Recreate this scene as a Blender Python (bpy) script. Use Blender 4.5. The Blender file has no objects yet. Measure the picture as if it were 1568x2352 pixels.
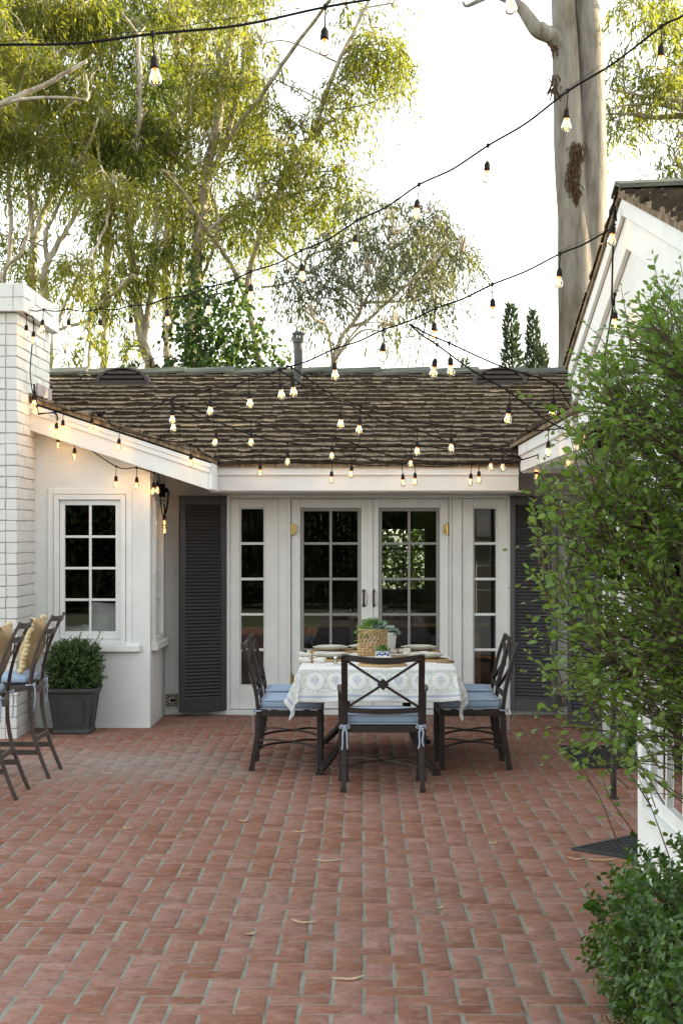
import bpy, math, random
import numpy as np
from mathutils import Vector, Matrix, Quaternion

random.seed(7)
rng = np.random.default_rng(7)
SC = bpy.context.scene
COL = SC.collection

# ------------------------------------------------------------------ camera, sky, sun, exposure
EYE = 1.72                      # camera height (m)
F_PX = 3770.0                   # focal length in the 1568-wide measuring frame
CX, CY = 835.0, 1225.0          # principal point in that frame
cam = bpy.data.cameras.new('camera')
cam_ob = bpy.data.objects.new('camera', cam)
COL.objects.link(cam_ob)
cam_ob.location = (0, 0, EYE)
cam_ob.rotation_euler = (math.radians(90), 0, 0)
cam.sensor_fit = 'AUTO'
cam.sensor_width = 36
cam.lens = F_PX / 2352 * 36
cam.shift_x = -(CX - 784) / 2352
cam.shift_y = (CY - 1176) / 2352
cam.clip_start = 0.1
cam.clip_end = 3000
SC.camera = cam_ob

SUN_EL, SUN_AZ = 17.0, 70.0     # low evening sun behind the house, to the right (azimuth from +Y towards +X)
world = bpy.data.worlds.new('World')
SC.world = world
world.use_nodes = True
wn = world.node_tree.nodes
sky = wn.new('ShaderNodeTexSky')
sky.sky_type = 'NISHITA'
sky.sun_disc = False
sky.sun_elevation = math.radians(SUN_EL)
sky.sun_rotation = math.radians(SUN_AZ)
sky.air_density = 1.0
sky.dust_density = 1.0
sky.ozone_density = 1.0
hs = wn.new('ShaderNodeHueSaturation')
hs.inputs['Saturation'].default_value = 0.38
world.node_tree.links.new(sky.outputs[0], hs.inputs['Color'])
wb = wn.new('ShaderNodeMixRGB')          # white balance of the photograph, set for open shade
wb.blend_type = 'MULTIPLY'
wb.inputs[0].default_value = 1.0
wb.inputs[2].default_value = (1.05, 1.02, 0.95, 1)
world.node_tree.links.new(hs.outputs[0], wb.inputs[1])
world.node_tree.links.new(wb.outputs[0], wn['Background'].inputs['Color'])
wn['Background'].inputs['Strength'].default_value = 0.15

sun = bpy.data.lights.new('sun', 'SUN')
sun.energy = 4.4
sun.angle = math.radians(0.5)
sun.color = (1.0, 0.83, 0.55)
sun_ob = bpy.data.objects.new('sun', sun)
COL.objects.link(sun_ob)
_e, _a = math.radians(SUN_EL), math.radians(SUN_AZ)
SUN_DIR = Vector((math.sin(_a) * math.cos(_e), math.cos(_a) * math.cos(_e), math.sin(_e)))
sun_ob.location = SUN_DIR * 60
sun_ob.rotation_euler = SUN_DIR.to_track_quat('Z', 'Y').to_euler()

SC.view_settings.view_transform = 'Standard'
SC.view_settings.look = 'None'
SC.view_settings.gamma = 1.0
SC.view_settings.exposure = 2.22
SC.render.engine = 'CYCLES'
SC.cycles.max_bounces = 8
SC.cycles.transparent_max_bounces = 16
SC.cycles.use_denoising = True
SC.cycles.caustics_reflective = False
SC.cycles.caustics_refractive = False

def P(x, y, Y):
    """a measured point of the photograph, at its distance Y, as a point of the place"""
    return Vector(((x - CX) * Y / F_PX, Y, EYE - (y - CY) * Y / F_PX))

# ------------------------------------------------------------------ mesh helpers
def wloc(o):
    l = Vector((0, 0, 0))
    while o is not None:
        l = l + Vector(o.location)
        o = o.parent
    return l

class MB:
    def __init__(s):
        s.v, s.f, s.m, s.uv = [], [], [], None

    def add(s, vs, fs, m=0):
        b = len(s.v)
        s.v += [tuple(p) for p in vs]
        s.f += [tuple(b + i for i in f) for f in fs]
        s.m += [m] * len(fs)
        return s

    def box(s, x0, x1, y0, y1, z0, z1, m=0):
        return s.add([(x0, y0, z0), (x1, y0, z0), (x1, y1, z0), (x0, y1, z0), (x0, y0, z1), (x1, y0, z1), (x1, y1, z1), (x0, y1, z1)],
                     [(0, 3, 2, 1), (4, 5, 6, 7), (0, 1, 5, 4), (1, 2, 6, 5), (2, 3, 7, 6), (3, 0, 4, 7)], m)

    def obox(s, c, a, b, d, m=0):
        """oriented box: centre and three half vectors"""
        c, a, b, d = Vector(c), Vector(a), Vector(b), Vector(d)
        vs = [c + i * a + j * b + k * d for k in (-1, 1) for (i, j) in ((-1, -1), (1, -1), (1, 1), (-1, 1))]
        return s.add(vs, [(0, 3, 2, 1), (4, 5, 6, 7), (0, 1, 5, 4), (1, 2, 6, 5), (2, 3, 7, 6), (3, 0, 4, 7)], m)

    def prism(s, poly, d, m=0):
        """closed polygon (3-D points) swept along d"""
        d = Vector(d)
        n = len(poly)
        vs = [Vector(p) for p in poly] + [Vector(p) + d for p in poly]
        fs = [tuple(range(n - 1, -1, -1)), tuple(range(n, 2 * n))]
        fs += [(i, (i + 1) % n, n + (i + 1) % n, n + i) for i in range(n)]
        return s.add(vs, fs, m)

    def sweep(s, pts, sec, up=(0, 0, 1), scale=None, m=0, closed=False):
        """section (list of 2-D points) swept along a path"""
        pts = [Vector(p) for p in pts]
        n, k = len(pts), len(sec)
        up = Vector(up)
        vs = []
        nrm = None
        for i, p in enumerate(pts):
            if closed:
                t = (pts[(i + 1) % n] - pts[i - 1])
            else:
                t = pts[min(i + 1, n - 1)] - pts[max(i - 1, 0)]
            if t.length < 1e-9:
                t = Vector((0, 0, 1))
            t.normalize()
            if nrm is None:
                nrm = up - up.dot(t) * t
                if nrm.length < 1e-4:
                    nrm = Vector((1, 0, 0)) - t.x * t
                    if nrm.length < 1e-4:
                        nrm = Vector((0, 1, 0))
            else:
                nrm = nrm - nrm.dot(t) * t
            nrm.normalize()
            bn = t.cross(nrm)
            sc = 1 if scale is None else (scale[i] if isinstance(scale, (list, tuple)) else scale)
            for (a, b) in sec:
                vs.append(p + bn * (a * sc) + nrm * (b * sc))
        fs = []
        for i in range(n if closed else n - 1):
            i2 = (i + 1) % n
            for j in range(k):
                j2 = (j + 1) % k
                fs.append((i * k + j, i * k + j2, i2 * k + j2, i2 * k + j))
        if not closed:
            fs.append(tuple(range(k - 1, -1, -1)))
            fs.append(tuple((n - 1) * k + j for j in range(k)))
        return s.add(vs, fs, m)

    def tube(s, pts, r, n=8, m=0, closed=False, up=(0, 0, 1)):
        sec = [(math.cos(2 * math.pi * i / n), math.sin(2 * math.pi * i / n)) for i in range(n)]
        if not isinstance(r, (list, tuple)):
            r = [r] * len(pts)
        return s.sweep(pts, sec, up, list(r), m, closed)

    def bar(s, pts, w, h, up=(0, 0, 1), m=0):
        return s.sweep(pts, [(-w / 2, -h / 2), (w / 2, -h / 2), (w / 2, h / 2), (-w / 2, h / 2)], up, None, m)

    def lathe(s, prof, n=24, c=(0, 0, 0), m=0, cap0=False, cap1=False):
        c = Vector(c)
        vs, fs = [], []
        k = len(prof)
        for (r, z) in prof:
            for j in range(n):
                a = 2 * math.pi * j / n
                vs.append(c + Vector((r * math.cos(a), r * math.sin(a), z)))
        for i in range(k - 1):
            for j in range(n):
                j2 = (j + 1) % n
                fs.append((i * n + j, i * n + j2, (i + 1) * n + j2, (i + 1) * n + j))
        if cap0:
            fs.append(tuple(range(n - 1, -1, -1)))
        if cap1:
            fs.append(tuple((k - 1) * n + j for j in range(n)))
        return s.add(vs, fs, m)

    def ball(s, c, r, n=10, k=6, m=0, sq=(1, 1, 1)):
        c = Vector(c)
        vs, fs = [], []
        for i in range(k + 1):
            ph = math.pi * i / k
            for j in range(n):
                a = 2 * math.pi * j / n
                vs.append(c + Vector((r * sq[0] * math.sin(ph) * math.cos(a), r * sq[1] * math.sin(ph) * math.sin(a), -r * sq[2] * math.cos(ph))))
        for i in range(k):
            for j in range(n):
                j2 = (j + 1) % n
                fs.append((i * n + j, i * n + j2, (i + 1) * n + j2, (i + 1) * n + j))
        return s.add(vs, fs, m)

    def build(s, name, mats, parent=None, smooth=False, bevel=0.0, seg=1, weld=False):
        me = bpy.data.meshes.new(name)
        off = wloc(parent) if parent is not None else Vector((0, 0, 0))
        v = np.array(s.v, dtype=np.float64)
        if parent is not None and len(v):
            v = v - np.array(off)
        me.from_pydata([tuple(p) for p in v], [], s.f)
        if not isinstance(mats, (list, tuple)):
            mats = [mats]
        for mm in mats:
            me.materials.append(mm)
        if len(mats) > 1:
            me.polygons.foreach_set('material_index', s.m)
        if smooth:
            me.polygons.foreach_set('use_smooth', [True] * len(s.f))
        if s.uv is not None:
            ul = me.uv_layers.new(name='UVMap')
            li = np.zeros(len(me.loops), dtype=np.int32)
            me.loops.foreach_get('vertex_index', li)
            ul.data.foreach_set('uv', np.array(s.uv, dtype=np.float32)[li].ravel())
        me.update()
        o = bpy.data.objects.new(name, me)
        COL.objects.link(o)
        if parent is not None:
            o.parent = parent
        if bevel:
            b = o.modifiers.new('bevel', 'BEVEL')
            b.width = bevel
            b.segments = seg
            b.limit_method = 'ANGLE'
            b.angle_limit = math.radians(40)
        return o

def np_mesh(name, v, f, mats, parent=None, attr=None, smooth=False, midx=None):
    """fast mesh from arrays; f is an (n, k) index array"""
    v = np.asarray(v, dtype=np.float32)
    f = np.asarray(f, dtype=np.int32)
    if parent is not None:
        v = v - np.array(wloc(parent), dtype=np.float32)
    me = bpy.data.meshes.new(name)
    me.vertices.add(len(v))
    me.vertices.foreach_set('co', v.ravel())
    k = f.shape[1]
    me.loops.add(f.size)
    me.loops.foreach_set('vertex_index', f.ravel())
    me.polygons.add(len(f))
    me.polygons.foreach_set('loop_start', np.arange(0, f.size, k, dtype=np.int32))
    me.update(calc_edges=True)
    if not isinstance(mats, (list, tuple)):
        mats = [mats]
    for mm in mats:
        me.materials.append(mm)
    if midx is not None:
        me.polygons.foreach_set('material_index', np.asarray(midx, dtype=np.int32))
    if smooth:
        me.polygons.foreach_set('use_smooth', np.ones(len(f), dtype=bool))
    if attr is not None:
        a = me.attributes.new('rnd', 'FLOAT', 'FACE')
        a.data.foreach_set('value', np.asarray(attr, dtype=np.float32))
    o = bpy.data.objects.new(name, me)
    COL.objects.link(o)
    if parent is not None:
        o.parent = parent
    return o

def tag(o, label, cat, group=None, kind=None):
    if label: o['label'] = label
    if cat: o['category'] = cat
    if group: o['group'] = group
    if kind: o['kind'] = kind
    return o

def thing(name, label, cat, loc=(0, 0, 0), group=None):
    o = bpy.data.objects.new(name, None)
    o.empty_display_size = 0.1
    COL.objects.link(o)
    o.location = loc
    return tag(o, label, cat, group)

def dup(src, loc, rz=None, label=None, scale=None):
    """a copy of a thing with copies of its parts and sub-parts"""
    def rec(o, par):
        c = o.copy()
        COL.objects.link(c)
        if par is not None:
            c.parent = par
        for ch in list(o.children):
            rec(ch, c)
        return c
    r = rec(src, None)
    r.location = loc
    if rz is not None: r.rotation_euler = (0, 0, rz)
    if scale is not None: r.scale = scale
    if label: r['label'] = label
    return r

def crom(pts, n=6):
    """Catmull-Rom curve through points"""
    pts = [Vector(p) for p in pts]
    out = []
    for i in range(len(pts) - 1):
        p0, p1, p2, p3 = pts[max(i - 1, 0)], pts[i], pts[i + 1], pts[min(i + 2, len(pts) - 1)]
        for j in range(n):
            t = j / n
            out.append(0.5 * ((2 * p1) + (p2 - p0) * t + (2 * p0 - 5 * p1 + 4 * p2 - p3) * t * t + (3 * p1 - p0 - 3 * p2 + p3) * t ** 3))
    out.append(pts[-1])
    return out

# ------------------------------------------------------------------ materials
def mat(name, col, rough=0.6, var=0.0, vscale=8.0, bump=0.0, bscale=40.0, metal=0.0, spec=0.5, col2=None, stretch=None, island=0.0, detail=4.0):
    m = bpy.data.materials.new(name)
    m.use_nodes = True
    nt = m.node_tree
    N, L = nt.nodes, nt.links
    b = N['Principled BSDF']
    b.inputs['Roughness'].default_value = rough
    b.inputs['Metallic'].default_value = metal
    b.inputs['Specular IOR Level'].default_value = spec
    b.inputs['Base Color'].default_value = (*col, 1)
    tc = N.new('ShaderNodeTexCoord')
    src = tc.outputs['Object']
    if stretch:
        mp = N.new('ShaderNodeMapping')
        mp.inputs['Scale'].default_value = stretch
        L.new(src, mp.inputs['Vector'])
        src = mp.outputs['Vector']
    if var or col2:
        nz = N.new('ShaderNodeTexNoise')
        nz.inputs['Scale'].default_value = vscale
        nz.inputs['Detail'].default_value = detail
        nz.inputs['Roughness'].default_value = 0.6
        L.new(src, nz.inputs['Vector'])
        rp = N.new('ShaderNodeValToRGB')
        c2 = col2 if col2 else tuple(c * (1 + var) for c in col)
        c1 = col if col2 else tuple(c * (1 - var) for c in col)
        rp.color_ramp.elements[0].position = 0.32
        rp.color_ramp.elements[1].position = 0.68
        rp.color_ramp.elements[0].color = (*c1, 1)
        rp.color_ramp.elements[1].color = (*c2, 1)
        L.new(nz.outputs['Fac'], rp.inputs['Fac'])
        out = rp.outputs['Color']
        if island:
            ge = N.new('ShaderNodeNewGeometry')
            mr = N.new('ShaderNodeMapRange')
            mr.inputs['To Min'].default_value = 1 - island
            mr.inputs['To Max'].default_value = 1 + island
            L.new(ge.outputs['Random Per Island'], mr.inputs['Value'])
            mx = N.new('ShaderNodeVectorMath')
            mx.operation = 'SCALE'
            L.new(out, mx.inputs[0])
            L.new(mr.outputs[0], mx.inputs['Scale'])
            out = mx.outputs[0]
        L.new(out, b.inputs['Base Color'])
    if bump:
        nb = N.new('ShaderNodeTexNoise')
        nb.inputs['Scale'].default_value = bscale
        nb.inputs['Detail'].default_value = 5
        L.new(src, nb.inputs['Vector'])
        bp = N.new('ShaderNodeBump')
        bp.inputs['Strength'].default_value = min(1.0, bump)
        bp.inputs['Distance'].default_value = 0.01
        L.new(nb.outputs['Fac'], bp.inputs['Height'])
        L.new(bp.outputs[0], b.inputs['Normal'])
    return m

def leaf_mat(name, c1, c2, tr1, tr2, trans=0.4, rough=0.45, spec=0.35):
    """leaves: reflected and transmitted colour vary from leaf to leaf (the rnd attribute)"""
    m = bpy.data.materials.new(name)
    m.use_nodes = True
    nt = m.node_tree
    N, L = nt.nodes, nt.links
    b = N['Principled BSDF']
    b.inputs['Roughness'].default_value = rough
    b.inputs['Specular IOR Level'].default_value = spec
    at = N.new('ShaderNodeAttribute')
    at.attribute_name = 'rnd'
    r1 = N.new('ShaderNodeMixRGB')
    r1.inputs[1].default_value = (*c1, 1)
    r1.inputs[2].default_value = (*c2, 1)
    r2 = N.new('ShaderNodeMixRGB')
    r2.inputs[1].default_value = (*tr1, 1)
    r2.inputs[2].default_value = (*tr2, 1)
    L.new(at.outputs['Fac'], r1.inputs[0])
    L.new(at.outputs['Fac'], r2.inputs[0])
    t = N.new('ShaderNodeBsdfTranslucent')
    L.new(r1.outputs[0], b.inputs['Base Color'])
    L.new(r2.outputs[0], t.inputs['Color'])
    mx = N.new('ShaderNodeMixShader')
    mx.inputs[0].default_value = trans
    L.new(b.outputs[0], mx.inputs[1])
    L.new(t.outputs[0], mx.inputs[2])
    L.new(mx.outputs[0], N['Material Output'].inputs['Surface'])
    return m

def glass_mat(name, tint=(1, 1, 1), refl=1.0, ior=1.5):
    m = bpy.data.materials.new(name)
    m.use_nodes = True
    nt = m.node_tree
    N, L = nt.nodes, nt.links
    N.remove(N['Principled BSDF'])
    t = N.new('ShaderNodeBsdfTransparent')
    t.inputs['Color'].default_value = (*tint, 1)
    g = N.new('ShaderNodeBsdfGlossy')
    g.inputs['Roughness'].default_value = 0.0
    g.inputs['Color'].default_value = (refl, refl, refl, 1)
    fr = N.new('ShaderNodeFresnel')
    fr.inputs['IOR'].default_value = ior
    mx = N.new('ShaderNodeMixShader')
    L.new(fr.outputs[0], mx.inputs[0])
    L.new(t.outputs[0], mx.inputs[1])
    L.new(g.outputs[0], mx.inputs[2])
    L.new(mx.outputs[0], N['Material Output'].inputs['Surface'])
    return m

def emit_mat(name, col, strength):
    m = bpy.data.materials.new(name)
    m.use_nodes = True
    N, L = m.node_tree.nodes, m.node_tree.links
    N.remove(N['Principled BSDF'])
    e = N.new('ShaderNodeEmission')
    e.inputs['Color'].default_value = (*col, 1)
    e.inputs['Strength'].default_value = strength
    L.new(e.outputs[0], N['Material Output'].inputs['Surface'])
    return m

M = {}
M['stucco'] = mat('stucco', (0.715, 0.735, 0.715), 0.85, 0.06, 2.2, 0.45, 45)
M['trim'] = mat('white paint', (0.735, 0.75, 0.73), 0.45, 0.055, 4.0, 0.05, 60)
M['painted_brick'] = mat('painted brick', (0.60, 0.605, 0.58), 0.6, 0.05, 9.0, 0.35, 45)
M['brick_joint'] = mat('painted joint', (0.46, 0.46, 0.44), 0.8, 0.06, 9.0, 0.3, 60)
M['shake'] = mat('weathered shake', (0.075, 0.051, 0.029), 0.9, 0, 14, 0.6, 60, col2=(0.30, 0.235, 0.155), stretch=(2.2, 0.8, 0.8), spec=0.15)
M['shake_butt'] = mat('shake butt', (0.030, 0.024, 0.017), 0.95, 0, 16, 0.5, 80, col2=(0.080, 0.064, 0.046), spec=0.1)  # darker than the tops: shade on these end faces is put into the colour
M['ridge'] = mat('ridge cap', (0.10, 0.105, 0.085), 0.9, 0.3, 12, 0.5, 60, island=0.2, stretch=(0.5, 3, 3), spec=0.2)
M['shutter'] = mat('shutter paint', (0.043, 0.042, 0.045), 0.5, 0.12, 6, 0.05, 50)
M['iron'] = mat('dark bronze iron', (0.026, 0.019, 0.017), 0.45, 0.3, 14, 0.08, 90, metal=0.0, spec=0.35)
M['stool_iron'] = mat('brown iron', (0.055, 0.042, 0.034), 0.4, 0.25, 14, 0.08, 90)
M['grey_frame'] = mat('grey frame', (0.26, 0.26, 0.25), 0.5, 0.06, 6)
M['glass'] = glass_mat('window glass')
M['brass'] = mat('brass', (0.45, 0.33, 0.12), 0.3, 0.2, 30, metal=1.0)
M['bronze'] = mat('bronze', (0.10, 0.055, 0.04), 0.4, 0.2, 30, metal=0.7)
M['mortar'] = mat('mortar', (0.215, 0.215, 0.172), 0.95, 0.22, 5, 0.5, 90)
M['soil'] = mat('soil', (0.05, 0.038, 0.028), 0.95, 0.3, 12, 0.6, 30)
M['cushion'] = mat('blue cushion', (0.30, 0.40, 0.52), 0.85, 0.06, 6, 0.25, 200)
M['tie'] = mat('blue tie', (0.36, 0.42, 0.52), 0.85, 0.1, 20)
M['tan'] = mat('tan linen', (0.40, 0.285, 0.15), 0.9, 0.12, 12, 0.35, 160)
M['pom'] = mat('pompom', (0.60, 0.49, 0.27), 0.95, 0.15, 60, 0.5, 120)
M['pot'] = mat('dark planter', (0.030, 0.030, 0.031), 0.55, 0.25, 7, 0.12, 40)
M['plate'] = mat('cream stoneware', (0.66, 0.66, 0.60), 0.25, 0.03, 8)
M['plate_rim'] = mat('glazed rim', (0.38, 0.38, 0.26), 0.3, 0.15, 20)
M['placemat'] = mat('woven placemat', (0.42, 0.28, 0.13), 0.9, 0.3, 60, 0.6, 120)
M['napkin'] = mat('cream napkin', (0.66, 0.64, 0.56), 0.9, 0.06, 20, 0.3, 120)
M['wood'] = mat('wood', (0.25, 0.155, 0.075), 0.7, 0.25, 14, 0.2, 60, stretch=(1, 6, 1))
M['sea'] = mat('seagrass', (0.46, 0.31, 0.15), 0.85, 0.28, 40, 0.5, 140)
M['ceramic'] = mat('white ceramic', (0.74, 0.74, 0.71), 0.25, 0.02, 9)
M['blue_glaze'] = mat('blue glaze', (0.04, 0.07, 0.24), 0.2, 0.3, 40)
M['steel'] = mat('silver', (0.7, 0.7, 0.68), 0.2, metal=1.0)
M['euc_bark'] = mat('eucalyptus bark', (0.22, 0.165, 0.115), 0.9, 0, 2.2, 0.5, 14, col2=(0.50, 0.45, 0.37), stretch=(3.5, 3.5, 0.55), spec=0.15)
M['big_bark'] = mat('pale smooth bark', (0.125, 0.098, 0.074), 0.85, 0, 1.5, 0.6, 10, col2=(0.30, 0.28, 0.245), stretch=(5, 5, 0.9), spec=0.12, detail=9)
M['dark_bark'] = mat('dark bark', (0.055, 0.042, 0.032), 0.9, 0.3, 6, 0.5, 20, spec=0.15)
M['shag'] = mat('shaggy bark', (0.07, 0.042, 0.024), 0.95, 0.5, 30, 0.5, 60, spec=0.1)
M['twig'] = mat('reddish twig', (0.085, 0.055, 0.042), 0.8, 0.3, 30)
M['euc_leaf'] = leaf_mat('eucalyptus leaf', (0.060, 0.082, 0.022), (0.125, 0.135, 0.034), (0.145, 0.20, 0.014), (0.37, 0.36, 0.028), 0.52)
M['grey_leaf'] = leaf_mat('grey green leaf', (0.050, 0.066, 0.040), (0.085, 0.10, 0.055), (0.10, 0.12, 0.03), (0.20, 0.20, 0.04), 0.35)
M['ivy_leaf'] = leaf_mat('ivy leaf', (0.022, 0.050, 0.015), (0.045, 0.085, 0.024), (0.06, 0.12, 0.015), (0.12, 0.20, 0.03), 0.35)
M['shrub_leaf'] = leaf_mat('shrub leaf', (0.085, 0.155, 0.024), (0.175, 0.27, 0.05), (0.20, 0.36, 0.03), (0.34, 0.50, 0.07), 0.40, 0.4, 0.4)
M['hedge_leaf'] = leaf_mat('hedge leaf', (0.018, 0.052, 0.010), (0.070, 0.145, 0.020), (0.05, 0.14, 0.012), (0.17, 0.31, 0.025), 0.3, 0.35, 0.45)
M['box_leaf'] = leaf_mat('boxwood leaf', (0.026, 0.075, 0.018), (0.070, 0.15, 0.028), (0.06, 0.15, 0.016), (0.15, 0.27, 0.03), 0.32, 0.35, 0.45)
M['cypress'] = leaf_mat('cypress spray', (0.025, 0.042, 0.024), (0.05, 0.07, 0.035), (0.05, 0.08, 0.02), (0.08, 0.12, 0.03), 0.2)
M['dark_hedge'] = leaf_mat('dark hedge leaf', (0.012, 0.020, 0.010), (0.022, 0.034, 0.015), (0.01, 0.02, 0.006), (0.02, 0.03, 0.01), 0.15, 0.7, 0.1)
M['succ'] = leaf_mat('succulent', (0.10, 0.20, 0.05), (0.19, 0.30, 0.07), (0.1, 0.2, 0.03), (0.15, 0.25, 0.04), 0.12, 0.45)
M['succ_grey'] = leaf_mat('grey succulent', (0.16, 0.25, 0.20), (0.28, 0.36, 0.29), (0.1, 0.2, 0.1), (0.15, 0.25, 0.1), 0.1, 0.5)
M['fern'] = leaf_mat('fern', (0.05, 0.14, 0.02), (0.11, 0.24, 0.04), (0.1, 0.25, 0.02), (0.15, 0.35, 0.04), 0.35)
M['cord'] = mat('black rubber', (0.012, 0.012, 0.012), 0.8, spec=0.08)
M['socket'] = mat('black socket', (0.018, 0.016, 0.015), 0.75, spec=0.1)
M['bulb_glass'] = glass_mat('bulb glass', (0.90, 0.86, 0.79), 1.0, 1.45)
M['filament'] = emit_mat('glowing filament', (1.0, 0.48, 0.11), 1.9)
M['neck_glow'] = emit_mat('glowing lamp base', (1.0, 0.28, 0.03), 0.5)
M['mat'] = mat('rubber mat', (0.020, 0.020, 0.021), 0.75, 0.2, 30)
M['vent'] = mat('cream terracotta', (0.60, 0.56, 0.48), 0.85, 0.12, 20, 0.3, 80)
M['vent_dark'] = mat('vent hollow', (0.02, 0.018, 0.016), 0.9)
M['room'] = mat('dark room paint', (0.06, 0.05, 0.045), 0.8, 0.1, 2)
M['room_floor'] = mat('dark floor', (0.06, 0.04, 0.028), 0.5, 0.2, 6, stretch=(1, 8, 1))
M['sofa'] = mat('dark sofa', (0.09, 0.08, 0.07), 0.9, 0.1, 8)
M['grey_pillow'] = mat('grey pillow', (0.62, 0.63, 0.63), 0.9, 0.06, 8, 0.25, 120)
M['metal_grey'] = mat('grey flue', (0.060, 0.060, 0.055), 0.55, 0.2, 8, metal=0.2)
M['flash'] = mat('pink flashing', (0.33, 0.28, 0.27), 0.6, 0.1, 8)
M['brown_vent'] = mat('brown louvre', (0.060, 0.048, 0.043), 0.7, 0.15, 10)
M['dry'] = mat('dry leaf', (0.42, 0.31, 0.17), 0.85, 0.25, 60)
M['lawn'] = mat('lawn', (0.05, 0.075, 0.025), 0.95, 0.35, 3, 0.6, 30)
M['concrete'] = mat('concrete', (0.35, 0.34, 0.32), 0.9, 0.1, 3, 0.3, 40)

# patio brick: tumbled red clay, paler worn faces, each brick its own shade, and a pale dusty scuff near the stools
def brick_material():
    m = mat('patio brick', (0.26, 0.125, 0.085), 0.85, 0, 9, 0.35, 60)
    nt = m.node_tree
    N, L = nt.nodes, nt.links
    b = N['Principled BSDF']
    b.inputs['Specular IOR Level'].default_value = 0.25
    at = N.new('ShaderNodeAttribute'); at.attribute_name = 'rnd'
    rp = N.new('ShaderNodeValToRGB')
    e = rp.color_ramp.elements
    e[0].position = 0.0; e[0].color = (0.200, 0.080, 0.043, 1)
    e[1].position = 1.0; e[1].color = (0.280, 0.146, 0.110, 1)
    x = e.new(0.35); x.color = (0.238, 0.104, 0.062, 1)
    x = e.new(0.7); x.color = (0.258, 0.124, 0.088, 1)
    L.new(at.outputs['Fac'], rp.inputs[0])
    tc = N.new('ShaderNodeTexCoord')
    def noise(scale, detail, lo, hi, stretch=None):
        src = tc.outputs['Object']
        if stretch:
            mp = N.new('ShaderNodeMapping'); mp.inputs['Scale'].default_value = stretch
            L.new(src, mp.inputs['Vector']); src = mp.outputs[0]
        n = N.new('ShaderNodeTexNoise'); n.inputs['Scale'].default_value = scale; n.inputs['Detail'].default_value = detail
        n.inputs['Roughness'].default_value = 0.65
        L.new(src, n.inputs['Vector'])
        r = N.new('ShaderNodeMapRange'); r.inputs['From Min'].default_value = lo; r.inputs['From Max'].default_value = hi
        L.new(n.outputs['Fac'], r.inputs['Value'])
        return r.outputs[0]
    def mixc(fac, a, colour, k):
        q = N.new('ShaderNodeMath'); q.operation = 'MULTIPLY'; q.inputs[1].default_value = k
        L.new(fac, q.inputs[0])
        x = N.new('ShaderNodeMixRGB'); L.new(q.outputs[0], x.inputs[0]); L.new(a, x.inputs[1])
        x.inputs[2].default_value = (*colour, 1)
        return x.outputs[0]
    c = rp.outputs[0]
    c = mixc(noise(0.9, 5, 0.42, 0.72), c, (0.30, 0.178, 0.145), 0.6)
    c = mixc(noise(3.3, 6, 0.52, 0.72), c, (0.27, 0.110, 0.052), 0.45)      # unfaded orange patches        # worn paler areas
    c = mixc(noise(24, 6, 0.50, 0.68, (0.75, 1, 1)), c, (0.13, 0.050, 0.028), 0.7)   # dark flecks and burns
    c = mixc(noise(12, 6, 0.50, 0.70), c, (0.35, 0.235, 0.20), 0.6)       # lime bloom
    c = mixc(noise(160, 2, 0.56, 0.75), c, (0.10, 0.045, 0.03), 0.5)
    # dusty scuff with its own shape
    sp = N.new('ShaderNodeVectorMath'); sp.operation = 'SUBTRACT'; sp.inputs[1].default_value = (-1.75, 12.2, 0)
    L.new(tc.outputs['Object'], sp.inputs[0])
    ms = N.new('ShaderNodeVectorMath'); ms.operation = 'MULTIPLY'; ms.inputs[1].default_value = (0.95, 1.0, 0)
    L.new(sp.outputs[0], ms.inputs[0])
    ln = N.new('ShaderNodeVectorMath'); ln.operation = 'LENGTH'; L.new(ms.outputs[0], ln.inputs[0])
    nn = noise(2.6, 5, 0.3, 0.7)
    ad = N.new('ShaderNodeMath'); ad.operation = 'SUBTRACT'; L.new(nn, ad.inputs[0]); L.new(ln.outputs['Value'], ad.inputs[1])
    mr = N.new('ShaderNodeMapRange'); mr.inputs['From Min'].default_value = -0.75; mr.inputs['From Max'].default_value = 0.35
    L.new(ad.outputs[0], mr.inputs['Value'])
    c = mixc(mr.outputs[0], c, (0.29, 0.255, 0.225), 0.75)
    L.new(c, b.inputs['Base Color'])
    return m
M['brick'] = brick_material()
# ------------------------------------------------------------------ ground and brick patio
gm = MB()
gm.add([(-900, -900, -0.06), (900, -900, -0.06), (900, 1500, -0.06), (-900, 1500, -0.06)], [(0, 1, 2, 3)])
tag(gm.build('ground', M['lawn']), None, None, kind='structure')

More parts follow.
